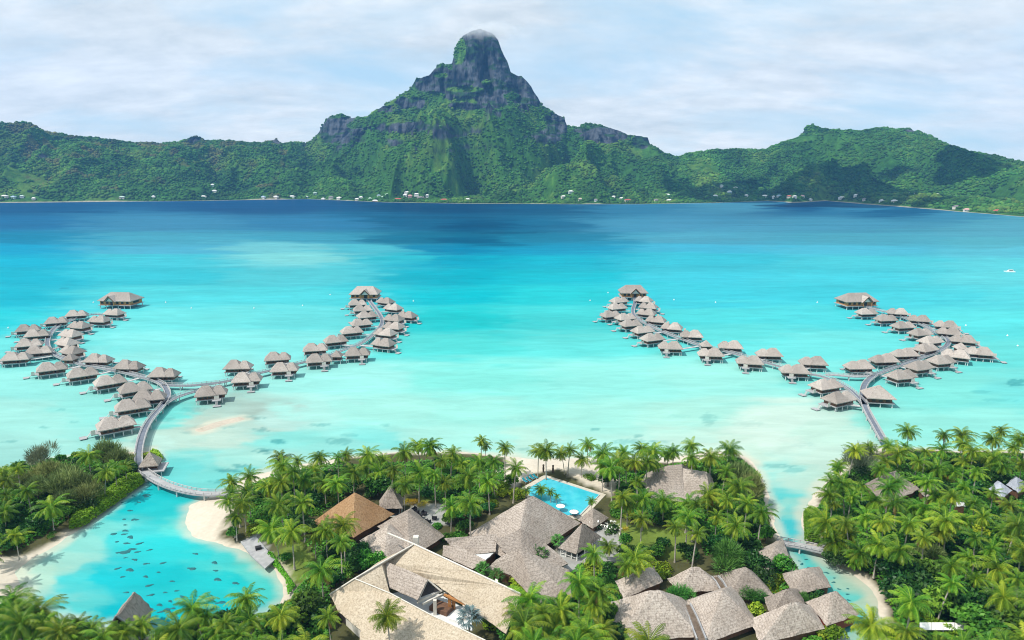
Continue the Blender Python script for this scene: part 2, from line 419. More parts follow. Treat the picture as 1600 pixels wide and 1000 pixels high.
# ---------------------------------------------------------------- the lagoon: one sheet, coloured by depth and bottom, with cloud shade and sky reflection painted in
WC = [ # px, py, colour of the water there, cloud shade and sky reflection included
 (0,322,20,88,150),(400,322,22,85,148),(700,322,2,70,122),(850,323,10,85,138),(1000,323,60,128,182),(1150,322,85,148,195),(1262,324,12,85,145),(1330,326,60,130,185),(1400,331,20,95,150),(1500,338,70,140,190),(1600,344,95,165,205),
 (0,350,34,115,182),(250,350,72,142,198),(500,350,52,128,190),(640,348,15,100,155),(740,352,0,82,135),(850,350,26,110,165),(1000,350,82,152,205),(1300,350,85,155,205),(1600,358,98,170,212),(-300,350,20,105,175),(1900,360,98,170,212),
 (0,374,10,138,195),(250,374,80,165,210),(500,374,68,158,205),(640,374,12,115,165),(740,376,0,98,150),(850,374,26,130,182),(1100,374,90,168,214),(1350,376,90,170,212),(1600,380,98,178,215),
 (0,392,0,165,210),(250,390,75,178,212),(440,388,110,200,215),(560,390,75,190,212),(700,390,0,135,180),(860,390,10,155,198),(1100,388,60,180,216),(1350,390,75,185,216),(1600,394,88,195,220),
 (0,408,0,178,212),(250,404,60,195,216),(480,402,125,215,222),(620,404,40,190,212),(720,408,0,165,198),(860,405,0,182,210),(1100,405,48,195,220),(1350,408,72,205,224),(1600,410,88,210,226),(-300,408,0,172,208),(1900,410,88,208,226),
 (0,432,4,184,214),(250,430,50,198,220),(480,432,82,206,222),(700,432,0,180,206),(860,432,8,188,210),(1100,430,58,200,224),(1300,432,66,205,226),(1600,432,92,214,228),
 (0,465,8,188,216),(250,462,78,212,226),(470,464,78,212,226),(700,462,0,192,212),(860,462,32,205,218),(1120,462,58,204,226),(1270,462,60,205,226),(1450,465,70,210,228),(1600,466,84,215,229),
 (-100,500,30,205,222),(300,500,108,226,232),(470,500,104,224,232),(720,500,30,208,218),(860,500,70,218,225),(1120,500,78,218,228),(1270,500,78,216,228),(1600,510,88,222,230),(1900,500,85,218,229),
 (20,540,110,226,230),(280,535,132,233,236),(430,535,132,233,236),(720,538,86,224,226),(900,538,100,226,228),(1150,520,95,225,230),(1280,535,110,228,232),(1590,550,105,228,230),
 (30,600,150,236,234),(300,565,145,235,236),(560,590,158,238,236),(750,590,135,236,231),(950,590,148,238,234),(1120,590,158,239,234),(1330,590,125,230,230),(1500,610,132,234,230),(1600,610,118,226,228),(1900,600,118,228,228),
 (-200,620,140,234,232),(30,650,165,236,232),(140,640,150,235,232),(480,640,172,236,232),(620,640,165,238,232),(750,650,160,237,231),(950,650,165,238,231),(1080,650,172,238,230),(1230,650,206,241,234),(1200,690,210,241,234),(1290,680,194,235,226),(1420,660,150,236,230),(1550,660,150,236,231),(1900,660,150,235,230),
 (60,690,168,234,230),(150,690,160,232,229),(20,715,160,225,222),(265,650,120,226,224),(300,700,165,228,222),(250,690,192,236,230),(290,676,188,226,218),(320,664,182,210,202),(380,662,180,216,210),(400,648,165,195,190),(420,655,180,225,222),(350,684,196,230,222),(300,690,190,228,220),
 (440,690,142,230,228),(420,720,175,232,226),(540,695,150,230,228),(600,690,135,228,228),(660,695,170,234,228),(750,690,168,236,230),(820,700,185,234,225),(950,695,175,236,229),(1080,690,192,236,228),(1130,700,200,234,224),(1170,715,195,232,222),
 (330,720,140,228,227),(280,740,118,224,227),(350,742,125,222,222),(390,725,165,230,225),(255,735,112,222,225),
 (1200,735,165,230,226),(1225,780,95,212,218),(1235,820,70,200,214),(1260,740,185,228,220),(1245,790,150,224,220),(1290,720,196,232,224),
 (240,765,34,206,218),(215,790,28,205,218),(260,800,40,210,220),(160,830,120,220,220),(120,850,140,221,218),(200,835,70,212,220),(280,830,95,222,222),(270,855,45,212,222),(350,868,70,216,222),(400,890,95,216,214),
 (100,880,158,222,216),(60,900,178,224,212),(60,945,168,218,212),(130,900,80,212,220),(180,900,30,204,220),(250,900,24,202,216),(330,910,35,206,216),(400,925,75,212,212),(120,950,90,214,220),(200,960,8,198,216),(280,960,10,195,208),(360,950,20,198,208),
 (1235,868,80,210,214),(1260,888,85,212,214),(1290,890,150,218,208),(1285,915,95,214,214),(1320,905,170,216,200),(1315,935,110,214,212),(1350,940,175,214,196),(1325,975,80,206,208),(1365,985,165,212,198),
]
DARK = [ # eel-grass and reef patches on the lagoon bed: px, py, half width, half height, strength
 (437,690,14,4.5,.62),(392,653,24,3,.42),(335,667,34,3,.28),(300,676,20,3,.2),(412,704,18,3.5,.5),(416,706,9,4,.45),(408,672,14,4,.4),(500,664,17,3,.42),(600,664,10,2.5,.3),(530,690,22,6,.35),(545,680,14,3,.3),(355,735,26,3.5,.55),(375,728,16,3,.5),(345,752,26,3,.35),
 (1108,655,13,10,.30),(988,690,32,5,.38),(996,681,9,3,.5),(930,671,8,2.4,.45),(1032,690,16,3,.3),(1205,728,40,3,.35),(1240,735,20,4,.30),(1588,598,17,7,.55),(300,640,22,4,.25),
 (115,660,10,2,.25),(68,668,9,2,.35),(15,690,14,2.5,.35),(95,640,7,1.5,.3),(260,655,12,5,.25),(215,690,10,6,.3),(1355,615,16,3,.2),(1420,640,30,3,.15),(1530,612,22,2.5,.22),(1560,625,30,2.5,.2),
 (1255,695,22,4,.12),(1170,662,24,6,.10),(1060,650,18,3,.12),(640,690,18,3,.3),(820,702,12,3,.3),(840,655,40,6,.10),(90,698,8,2,.35),(30,420,60,2,.16),(100,450,9,1,.4),(1430,425,120,1.6,.16),(920,412,70,2.5,.22),(1490,470,50,1.5,.14),(1270,352,150,1.2,.18),(140,331,60,1.5,.25),(790,364,60,2,.3),(690,340,90,2,.2)]
tt = np.concatenate([np.geomspace(40, 130, 20)[:-1], np.geomspace(130, 340, 190)[:-1], np.geomspace(340, 3300, 220)[:-1], np.geomspace(3300, 5200, 8)])
uu = np.concatenate([np.linspace(-1.3, -.95, 10)[:-1], np.linspace(-.95, .95, 420), np.linspace(.95, 1.3, 10)[1:]])
WU, WY = np.meshgrid(uu, tt); WX = WU*WY
qx, qy = proj(WX, WY, 0.0); qy = np.maximum(qy, 300)
wx_, wy_ = qx+(fbm(WX/WY*22, np.log(WY)*34, 4, 61)-.5)*110, qy+(fbm(WX/WY*9, np.log(WY)*40, 4, 62)-.5)*np.clip((qy-300)*.12, 3, 22)
wc = np.array(WC, float); wc[wc[:, 1] < 383, 2:] *= np.array([.82, .98, .91]); num = np.zeros(WX.shape+(3,)); den = np.zeros(WX.shape)
lin = lambda a: np.where(a/255 <= .04045, a/255/12.92, ((a/255+.055)/1.055)**2.4)
def vs_(y): return np.where(y < 480, (y-300)/15.0, 12+(y-480)/26.0)
def us_(x, y): return x/np.where(y < 620, 150.0, 62.0)
for k in range(len(wc)):
    dx = (wx_-wc[k, 0])/np.where(wc[k, 1] < 620, 150.0, 62.0); dy = vs_(wy_)-vs_(np.array(wc[k, 1]))
    w = 1.0/(dx*dx+dy*dy+.045)**2.4
    num += w[..., None]*lin(wc[k, 2:5]); den += w
TINT = num/den[..., None]
for (a, b, rx, ry, s) in DARK:
    e = ((qx-a)/rx)**2+((qy-b)/ry)**2+(fbm(qx/5, qy/1.9, 3, 70)-.5)*2.2
    TINT *= (1-(s*(1-sstep(.35, 1.15, e)))[..., None]*np.array([.95, .62, .55]))
wsd = signed_distance(WX[:250], WY[:250], LANDW)
f = (1-sstep(0.3, 4.5, -wsd+(fbm(WX[:250]/5, WY[:250]/5, 3, 71)-.5)*4))[..., None]*.62
TINT[:250] = TINT[:250]*(1-f)+np.array([.80, .80, .68])*f
TINT = np.clip(TINT*np.array([.62, .585, .555]), 0, .82)
far = (WY > 3250)[..., None]
TINT = np.where(far, np.array([.01, .06, .14]), TINT)
me = np_mesh('water', np.stack([WX, WY, WX*0], -1).reshape(-1, 3), grid_faces(*WX.shape), True, {'water_tint': TINT.reshape(-1, 3)})
m, n, l, b = new_mat('lagoon_water')
at = n.new('ShaderNodeAttribute'); at.attribute_name = 'water_tint'
tc = n.new('ShaderNodeTexCoord')
mp = n.new('ShaderNodeMapping'); mp.inputs['Scale'].default_value = (.035, .11, 1); l.new(tc.outputs['Object'], mp.inputs[0])
na = nd(n, 'ShaderNodeTexNoise', Scale=1.0, Detail=7, Roughness=.62, Distortion=.6); l.new(mp.outputs[0], na.inputs['Vector'])
mp2 = n.new('ShaderNodeMapping'); mp2.inputs['Scale'].default_value = (.0022, .012, 1); l.new(tc.outputs['Object'], mp2.inputs[0])
nb = nd(n, 'ShaderNodeTexNoise', Scale=1.0, Detail=5, Roughness=.6, Distortion=.8); l.new(mp2.outputs[0], nb.inputs['Vector'])
hs = n.new('ShaderNodeHueSaturation'); l.new(at.outputs['Color'], hs.inputs['Color'])
vv = n.new('ShaderNodeMath'); vv.operation = 'MULTIPLY'
l.new(ramp(n, l, na.outputs['Fac'], [(.25, .86), (.75, 1.10)]), vv.inputs[0])
l.new(ramp(n, l, nb.outputs['Fac'], [(.3, .88), (.7, 1.10)]), vv.inputs[1]); l.new(vv.outputs[0], hs.inputs['Value'])
b.inputs['Roughness'].default_value = .6; b.inputs['Specular IOR Level'].default_value = 0.0
l.new(hs.outputs[0], b.inputs['Base Color'])
mp3 = n.new('ShaderNodeMapping'); mp3.inputs['Scale'].default_value = (.16, .5, 1); l.new(tc.outputs['Object'], mp3.inputs[0])
nw = nd(n, 'ShaderNodeTexNoise', Scale=1.0, Detail=4, Roughness=.65); l.new(mp3.outputs[0], nw.inputs['Vector'])
bp = nd(n, 'ShaderNodeBump', Strength=.55, Distance=.4); l.new(nw.outputs['Fac'], bp.inputs['Height']); l.new(bp.outputs[0], b.inputs['Normal'])
gl = n.new('ShaderNodeBsdfGlossy'); gl.inputs['Roughness'].default_value = .16; l.new(bp.outputs[0], gl.inputs['Normal'])
lw_ = n.new('ShaderNodeLayerWeight'); lw_.inputs[0].default_value = .5
mg = n.new('ShaderNodeMixShader'); l.new(ramp(n, l, lw_.outputs['Facing'], [(.70, .014), (.965, .085)]), mg.inputs[0])
l.new(b.outputs[0], mg.inputs[1]); l.new(gl.outputs[0], mg.inputs[2]); l.new(mg.outputs[0], n['Material Output'].inputs['Surface'])
me.materials.append(m)
tag(link('water', me), kind='structure')

# ---------------------------------------------------------------- the volcanic island
SKY = [(-420,215),(-200,196),(-90,200),(0,193),(40,191),(55,196),(70,205),(110,212),(150,215),(200,222),(250,224),(280,222),(300,214),(316,216),(322,221),(345,219),(400,224),(424,221),(432,216),(441,226),(460,222),(480,223),(491,217),(500,200),(514,183),(535,177),(548,184),(575,183),(590,171),(620,152),(640,140),(650,122),(670,118),(688,100),(700,101),(707,99),(711,76),(722,56),(733,48),(752,47),(768,50),(778,60),(784,78),(793,97),(798,113),(815,118),(830,135),(848,165),(865,175),(881,183),(886,196),(905,200),(914,192),(940,196),(968,204),(984,212),(1000,212),(1012,214),(1017,228),(1040,240),(1060,245),(1075,240),(1110,235),(1150,233),(1200,232),(1230,220),(1248,215),(1257,201),(1270,195),(1290,202),(1330,203),(1345,206),(1370,200),(1400,202),(1420,200),(1440,208),(1480,225),(1500,233),(1550,243),(1600,254),(1720,285),(1850,310),(2000,318)]
SHORE = [(-500,318),(-200,317),(0,317),(300,314),(480,311),(600,316),(720,318),(900,319),(1000,319),(1120,317),(1200,314),(1240,317),(1290,314),(1350,319),(1430,325),(1500,331),(1600,339),(1720,349),(1900,365),(2100,380)]
RID = [(-500,560),(0,620),(300,760),(480,860),(600,950),(740,1020),(860,960),(960,900),(1060,800),(1270,900),(1420,950),(1600,900),(1900,600),(2100,400)]   # depth of the ridge behind the shore
su = np.array([G(a, b)[0]/G(a, b)[1] for a, b in SHORE]); sy_ = np.array([G(a, b)[1] for a, b in SHORE])
NU, NV = 1150, 250
U0 = np.linspace(-1.02, 1.02, NU); U = U0
shore_u = np.interp(U, su, sy_)
rid_px = 800+U*FPX*1.0
ridge_y = shore_u+np.interp(rid_px, [a for a, _ in RID], [b for _, b in RID])
k_ = np.ones(41)/41
ridge_y = np.convolve(np.pad(ridge_y, 20, 'edge'), k_, 'valid')
ku, kz = [], []
for a, b in SKY:
    d = ray(a, b); uq = d[0]/d[1]; Y = np.interp(uq, U, ridge_y); ku.append(uq); kz.append(CAM_H+d[2]/d[1]*Y)
ridge_z = np.interp(U, ku, kz)
ridge_z = ridge_z+(fbm(U*160, U*0, 3, 90)-.5)*7
def smooth1(a, w):
    k = np.hanning(w+2)[1:-1]; k /= k.sum(); return np.convolve(np.pad(a, w//2, 'edge'), k, 'valid')[:len(a)]
base_z = np.minimum(ridge_z, smooth1(np.minimum(ridge_z, 430), 121))
base_z = np.minimum(ridge_z, smooth1(np.minimum(base_z, smooth1(ridge_z, 61)), 31))
extra = ridge_z-base_z
NU = 1560; w_ = .34+1.0*np.exp(-((U0+.02)/.22)**4); cw = np.cumsum(w_); cw = (cw-cw[0])/(cw[-1]-cw[0]); U = np.interp(np.linspace(0, 1, NU), cw, U0)
ridge_z = np.interp(U, ku, kz)+np.interp(U, U0, (fbm(U0*160, U0*0, 3, 90)-.5)*7)
base_z = np.minimum(np.interp(U, U0, base_z), ridge_z); extra = ridge_z-base_z
shore_u, ridge_y = np.interp(U, U0, shore_u), np.interp(U, U0, ridge_y)
NV = 330
V = np.concatenate([np.linspace(-.02, .6, 110)[:-1], np.linspace(.6, 1.12, 165)[:-1], np.linspace(1.12, 2.4, NV-273)])
UU, VV = np.meshgrid(U, V)
SH, RY = shore_u[None, :], ridge_y[None, :]
ex_soft = smooth1(smooth1(np.minimum(extra, 330), 91), 61)
def terrain(u, v):
    sh, ry = np.interp(u, U, shore_u), np.interp(u, U, ridge_y)
    y = sh+v*(ry-sh); x = u*y
    bz, ex = np.interp(u, U, base_z), np.interp(u, U, extra)
    t = np.clip(v, 0, 1)
    nz = fbm(x/330, y/330, 4, 100); rg = ridged(x/330+3+1.1*fbm(x/380, y/380, 3, 111), y/700+.8*fbm(x/300, y/300, 2, 112), 3, 110)
    env = np.clip(4*t*(1-t), 0, 1)
    prof = (.05*sstep(0, .12, t)+.95*t**1.22)
    h = bz*prof
    h = h+env*bz*(1.10*(rg-.66)+.34*(nz-.5))*np.where(v < 1, 1, 0)
    depth = np.clip((y-ry), -900, 900)
    wf = 55+np.interp(u, U, ex_soft)*.40; wb = 90+ex*.5
    core = np.where(depth < 0, np.exp(-(depth/wf)**2*1.3), np.exp(-(depth/wb)**2))
    # cliff steps on the pinnacles
    core = core+.10*core*(1-core)*4*(ridged(x/90, y/70, 3, 120)-.6)
    exs = np.interp(u, U, ex_soft); tb = np.where(depth < 0, sstep(.15, 1.0, -depth/wf), 0)
    h = h+(ex*(1-tb)+exs*tb)*core
    h = h+env**.5*(fbm(x/60, y/60, 4, 130)-.5)*26*sstep(.03, .2, t)
    h = np.where(v > 1, h*np.clip(1-(v-1)*.62, 0, 1)+0*v, h)
    h = np.where(v < 0, v*120, h)
    return x, y, np.where(v >= 0, np.maximum(h, .2+v*25), h), ex*core
HX, HY, HZ, HE = terrain(UU, VV)
# what keeps a slope below the skyline: no point in front of the ridge may rise past the line of sight to it
lim = CAM_H+(ridge_z[None, :]-CAM_H)*HY/RY-1.0
HZ = np.minimum(HZ, lim-3*(1-np.clip(VV, 0, 1)))
gxu = np.gradient(HZ, axis=1)/np.maximum(np.abs(np.gradient(HX, axis=1)), 1e-3); gyv = np.gradient(HZ, axis=0)/np.maximum(np.abs(np.gradient(HY, axis=0)), 1e-3)
slope = np.sqrt(gxu**2+gyv**2)
QX, QY = proj(HX, HY, HZ)
nr = fbm(HX/45, HZ/30, 4, 140); nl = fbm(HX/160, HY/160, 4, 150); nf = fbm(HX/16, HY/16, 3, 160)
ROCKS = [(530,205,40,26,1.0),(590,163,22,9,.8),(640,160,28,12,.9),(612,170,30,8,.7),(640,200,58,10,.85),(690,206,55,9,.6),(708,128,66,24,1.1),(752,85,52,60,1.4),(770,110,55,55,1.3),(824,142,34,28,1.1),(735,166,40,7,.9),(868,200,18,22,1.1),(850,212,30,9,.9),(948,210,38,15,1.2),(1002,220,16,13,1.2),(905,203,16,6,.8),(303,220,14,6,1.0),(432,222,8,6,1.0),(476,230,6,8,.8),(240,226,22,3,.6),(620,225,30,8,.5),(640,232,20,10,.5),(690,236,34,7,.4),(740,230,40,6,.4),(1255,206,10,6,.7),(1420,204,14,4,.6),(245,240,10,2.5,.5),(130,246,7,3,.5),(75,246,16,6,.4)]
rock = np.zeros(HX.shape)
for a, b, rx, ry, s in ROCKS:
    rock = np.maximum(rock, s*np.exp(-(((QX-a)/rx)**2+((QY-b)/ry)**2)**1.6*.8))
rock = rock+sstep(1.15, 2.0, slope)*.35+sstep(120, 300, HE)*.45
for a, b, rx, ry in ((719,82,13,26),(728,140,34,5),(690,118,12,5),(665,148,26,5),(760,128,10,5),(800,150,14,6),(560,196,20,4),(650,176,30,4)):
    rock = rock*(1-.95*np.exp(-(((QX-a)/rx)**2+((QY-b)/ry)**2)**1.5))
rockm = sstep(.52, .74, rock+(nr-.5)*.75)
grn = np.stack([.018+.044*nl, .078+.105*nl, .018+.010*nl], -1)*(.65+.7*nf)[..., None]
meadow = .8*sstep(.60, .74, nl+.35*(nf-.5))[..., None]
grn = grn*(1-meadow)+np.array([.080, .165, .030])*meadow*(.6+.8*nf)[..., None]
dry = (sstep(.60, .72, fbm(HX/70, HY/70, 4, 170)+.22*(1-np.clip(np.abs(VV-.95)*4, 0, 1))-.06)*(QX < 480))[..., None]
grn = grn*(1-dry)+np.array([.088, .118, .042])*dry
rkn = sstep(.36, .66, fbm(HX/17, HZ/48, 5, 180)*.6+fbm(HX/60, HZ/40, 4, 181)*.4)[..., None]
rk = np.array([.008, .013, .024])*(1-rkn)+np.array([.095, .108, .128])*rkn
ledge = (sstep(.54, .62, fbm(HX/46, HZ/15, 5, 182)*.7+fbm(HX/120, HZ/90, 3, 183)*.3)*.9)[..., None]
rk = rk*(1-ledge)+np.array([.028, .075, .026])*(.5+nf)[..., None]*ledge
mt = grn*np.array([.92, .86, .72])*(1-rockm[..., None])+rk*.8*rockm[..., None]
shore_s = (1-sstep(.004, .014, VV))[..., None]
mt = mt*(1-shore_s)+np.array([.34, .31, .25])*shore_s
HX2 = HX; HY2 = HY-rockm*((fbm(HX/70, HZ/160, 4, 190)-.5)*46+(ridged(HX/34, HZ/110, 4, 191)-.65)*40+(fbm(HX/40, HZ/12, 3, 192)-.5)*18)*sstep(.3, .8, VV)*np.where(VV > 1.04, 0, 1)
inpk = sstep(45, 62, QY)*(1-sstep(150, 175, QY))*np.clip(rockm, 0, 1)*np.where(VV > 1.04, 0, 1)
HY2 = HY2+inpk*(55*np.exp(-((QX-(752+(QY-60)*.19))/6.5)**2)+38*np.exp(-((QX-(690+(QY-95)*.05))/4)**2)*sstep(95, 105, QY)-18*np.exp(-((QX-727)/15)**2)*sstep(84, 110, QY)+50*np.exp(-((QX-(806+(QY-110)*.1))/5)**2)*sstep(108, 120, QY))
me = np_mesh('mountain', np.stack([HX2, HY2, HZ], -1).reshape(-1, 3), grid_faces(*HX.shape), True, {'mountain_tint': mt.reshape(-1, 3)})
me.materials.append(tintmat('mountain_rock_and_green', 'mountain_tint', .95, .05, .05, .6, .9, 9.0))
tag(link('mountain', me), kind='structure')
ok_f = (rockm < .45) & (VV > .012) & (VV < 1.04)
def forest():
    rng = np.random.default_rng(3); N = 82000
    u = rng.uniform(-1.0, 1.0, N); v = rng.uniform(.012, 1.03, N)**.85
    iu = np.clip(np.searchsorted(U, u)-1, 0, NU-2); iv = np.clip(np.searchsorted(V, v)-1, 0, NV-2)
    keep = ok_f[iv, iu] & (fbm(HX[iv, iu]/120, HY[iv, iu]/120, 3, 200) > .27+.2*meadow[iv, iu, 0])
    iu, iv = iu[keep], iv[keep]; N = len(iu)
    fu, fv = rng.random(N), rng.random(N)
    def lerp(A):
        return (A[iv, iu]*(1-fu)+A[iv, iu+1]*fu)*(1-fv)+(A[iv+1, iu]*(1-fu)+A[iv+1, iu+1]*fu)*fv
    X, Y, Z = lerp(HX2), lerp(HY2), lerp(HZ)
    r = rng.gamma(5, .66, N)+1.6
    t = (1+5**.5)/2; ico = np.array([(-1,t,0),(1,t,0),(-1,-t,0),(1,-t,0),(0,-1,t),(0,1,t),(0,-1,-t),(0,1,-t),(t,0,-1),(t,0,1),(-t,0,-1),(-t,0,1)], float)/math.sqrt(1+t*t)
    F = np.array([(0,11,5),(0,5,1),(0,1,7),(0,7,10),(0,10,11),(1,5,9),(5,11,4),(11,10,2),(10,7,6),(7,1,8),(3,9,4),(3,4,2),(3,2,6),(3,6,8),(3,8,9),(4,9,5),(2,4,11),(6,2,10),(8,6,7),(9,8,1)])
    jit = rng.uniform(.78, 1.18, (N, 12, 1))
    P = ico[None]*jit*r[:, None, None]*np.array([1, 1, .8])+np.stack([X, Y, Z+r*.25], -1)[:, None]
    base = mt[iv, iu]; k = (.78+.38*rng.random(N)+1.3*np.clip(fbm(X/70, Y/110, 3, 210)-.45, -.3, .4))[:, None]
    hue = np.stack([1+.5*(rng.random(N)-.4), np.ones(N), 1+.4*(rng.random(N)-.5)], -1)
    T = np.repeat((base*k*hue)[:, None], 12, 1)
    return np_mesh('forest', P.reshape(-1, 3), (F[None]+np.arange(N)[:, None, None]*12).reshape(-1, 3), True, {'mountain_tint': T.reshape(-1, 3)})
me = forest(); me.materials.append(tintmat('forest_canopy', 'mountain_tint', .85, .1, .25, .4, .4, 1.0))
tag(link('forest', me), 'dense green forest covering the far island slopes below the cliffs', 'forest', kind='stuff')
def on_island(px, py):
    """the point of the island that shows at a pixel of the photograph"""
    d = (QX-px)**2+((QY-py)*1.0)**2+np.where(VV > 1.0, 1e6, 0)+np.where(VV < .004, 1e4, 0)
    i = np.unravel_index(np.argmin(d), d.shape); return Vector((HX[i], HY[i], HZ[i]))

# ---------------------------------------------------------------- cloud on the summit and the sea air
def volume(name, mesh, density, color, aniso=.0, noise=None):
    m = bpy.data.materials.new(name); m.use_nodes = True; n, l = m.node_tree.nodes, m.node_tree.links; n.clear()
    out = n.new('ShaderNodeOutputMaterial'); v = n.new('ShaderNodeVolumePrincipled')
    v.inputs['Color'].default_value = color+(1,); v.inputs['Anisotropy'].default_value = aniso; v.inputs['Density'].default_value = density
    if noise: noise(n, l, v)
    l.new(v.outputs[0], out.inputs['Volume']); mesh.materials.append(m)
HAZE_TOP = float(HZ.max())+110
hb = MB(); hb.box(0, 2600, -6.0, 14400, 5400, HAZE_TOP+6)
hz = hb.build('haze', M['white']); hz.data.materials.clear()
volume('sea_air', hz.data, .00005, (.20, .50, 1.0))
tag(hz, 'thin blue sea air between the lagoon and the far mountain', 'haze', kind='stuff')

pk = np.unravel_index(np.argmax(HZ), HZ.shape); PK = Vector((float(HX[pk]), float(HY[pk]), float(HZ[pk])))
bm = bmesh.new(); bmesh.ops.create_icosphere(bm, subdivisions=4, radius=1.0)
me = bpy.data.meshes.new('summit_cloud'); bm.to_mesh(me); bm.free()
sm = link('summit_cloud', me, None, (PK.x+34, PK.y-30, PK.z-12)); sm.scale = (300, 190, 92)
def cloud_density(n, l, v):
    tc = n.new('ShaderNodeTexCoord'); ln = n.new('ShaderNodeVectorMath'); ln.operation = 'LENGTH'; l.new(tc.outputs['Object'], ln.inputs[0])
    mp = n.new('ShaderNodeMapping'); mp.inputs['Scale'].default_value = (3.0, 2.2, 1.5); l.new(tc.outputs['Object'], mp.inputs[0])
    no = nd(n, 'ShaderNodeTexNoise', Scale=1.0, Detail=5, Roughness=.6); l.new(mp.outputs[0], no.inputs['Vector'])
    mr = nd(n, 'ShaderNodeMapRange'); mr.inputs[1].default_value = 1.0; mr.inputs[2].default_value = .15; mr.inputs[3].default_value = -.60; mr.inputs[4].default_value = .34
    l.new(ln.outputs['Value'], mr.inputs[0])
    ad = n.new('ShaderNodeMath'); ad.operation = 'ADD'; l.new(mr.outputs[0], ad.inputs[0]); l.new(no.outputs['Fac'], ad.inputs[1])
    r2 = nd(n, 'ShaderNodeMapRange'); r2.inputs[1].default_value = .5; r2.inputs[2].default_value = .95; r2.inputs[3].default_value = 0; r2.inputs[4].default_value = .022
    l.new(ad.outputs[0], r2.inputs[0]); l.new(r2.outputs[0], v.inputs['Density'])
volume('mist', me, .01, (.97, .98, 1.0), 0, cloud_density)  # thin volume for the cloud cap that hugs the peak
tag(sm, 'soft white cloud wrapped round the summit of the rock tower', 'mist', kind='stuff')

# unseen cloud added above the view to cast shade on the right-hand slopes
def cloud(cx, cy, cz, sx, sy, n, seed, label):
    rng = np.random.default_rng(seed); bm = bmesh.new()
    for i in range(n):
        a, rr = rng.uniform(0, 6.283), rng.random()**.6; x, y = cx+math.cos(a)*rr*sx, cy+math.sin(a)*rr*sy; r_ = rng.uniform(60, 150)*(1.15-.6*rr)
        bmesh.ops.create_icosphere(bm, subdivisions=2, radius=1.0, matrix=Matrix.Translation((x, y, cz+r_*.25)) @ Matrix.Diagonal((r_*1.3, r_, r_*.42, 1)))
    me = bpy.data.meshes.new('cloud'); bm.to_mesh(me); bm.free(); me.materials.append(plain('cloud_white', (.85, .86, .88), (.9, .9, .9), .01, 1.0, spec=0)); me.polygons.foreach_set('use_smooth', [True]*len(me.polygons))
    tag(link('cloud', me), label, 'cloud', kind='stuff')
cloud(430, 2080, 1330, 620, 430, 60, 5, 'broad white cloud added out of view to shade the right-hand slopes')

# ---------------------------------------------------------------- boardwalks over the lagoon
DECK = 2.3
def smooth_path(pts, step=2.0):
    P = [Vector((p[0], p[1])) for p in pts]; out = []
    for i in range(len(P)-1):
        p0, p1, p2, p3 = P[max(i-1, 0)], P[i], P[i+1], P[min(i+2, len(P)-1)]
        n = max(2, int((p2-p1).length/step))
        for k in range(n):
            t = k/n
            out.append(.5*((2*p1)+(p2-p0)*t+(2*p0-5*p1+4*p2-p3)*t*t+(3*p1-p0-3*p2+p3)*t**3))
    out.append(P[-1]); return out
def tangents(P):
    return [(P[min(i+1, len(P)-1)]-P[max(i-1, 0)]).normalized() for i in range(len(P))]
def ribbon(P, w, z0, z1, off=0.0):
    T = tangents(P); mb = MB(); vs = []
    for p, t in zip(P, T):
        nrm = Vector((-t.y, t.x))
        a, b = p+nrm*(off+w/2), p+nrm*(off-w/2)
        vs += [(a.x, a.y, z0), (b.x, b.y, z0), (b.x, b.y, z1), (a.x, a.y, z1)]
    fs = []
    for i in range(len(P)-1):
        for k in range(4): fs.append([i*4+k, i*4+(k+1) % 4, (i+1)*4+(k+1) % 4, (i+1)*4+k])
    n = (len(P)-1)*4; fs += [[3, 2, 1, 0], [n, n+1, n+2, n+3]]
    return mb.add(vs, fs)
PATHS = []
pile_me = None
def boardwalk(name, pix, w, label, z=DECK, dark=True, group=None, piles=True, world=None, cat='boardwalk', step=9.0):
    global pile_me
    P = smooth_path(world if world else [tuple(G(a, b, z))[:2] for a, b in pix])
    mid = P[len(P)//2]; o = (mid.x, mid.y, 0)
    r = tag(empty(name, o), label, cat, group)
    ribbon(P, w, z-.35, z).build('deck', M['greywood'], r, o)
    if dark: ribbon(P, w*.62, z+.004, z+.05).build('walking_strip', M['slate'], r, o)
    T = tangents(P)
    for sgn in (1, -1):
        rb = MB(); off = sgn*(w/2-.12)
        Q = [p+Vector((-t.y, t.x))*off for p, t in zip(P, T)]
        q = ribbon(Q, .16, z+.78, z+.92); rb.add(q.v, q.f)
        q = ribbon(Q, .10, z+.38, z+.46); rb.add(q.v, q.f)
        for i in range(0, len(Q), 1): rb.box(Q[i].x, Q[i].y, z, .14, .14, .98)
        rb.build('railing', M['palewood'], r, o)
    if piles:
        if pile_me is None:
            pm = MB(); pm.bar((0, 0, -2.5), (0, 0, DECK-.2), .24, 8); pile_me = pm.mesh('pile', M['concrete'])
        d = 0.0
        for i in range(1, len(P)):
            d += (P[i]-P[i-1]).length
            if d > step:
                d = 0
                for sgn in (1, -1):
                    q = P[i]+Vector((-T[i].y, T[i].x))*sgn*(w/2-.4)
                    link('pile', pile_me, r, (q.x-o[0], q.y-o[1], z-DECK))
    PATHS.append(P); return r
boardwalk('boardwalk', [(372,769),(345,771),(310,770),(280,764),(252,754),(232,742),(222,734)], 3.0, 'curved plank footbridge from the sandy beach tip to the jetty hut', dark=False)
boardwalk('boardwalk', [(222,734),(217,722),(217,705),(221,685),(229,665),(241,648),(252,636),(260,624),(262,613),(254,601),(240,594),(222,589),(195,582),(165,576),(135,571),(108,563),(88,555),(77,546),(74,536),(77,525),(86,513),(98,506),(112,500),(128,494),(148,491),(168,491),(186,483)], 2.8, 'long dark boardwalk curling from the jetty hut to the leftmost tip villa')
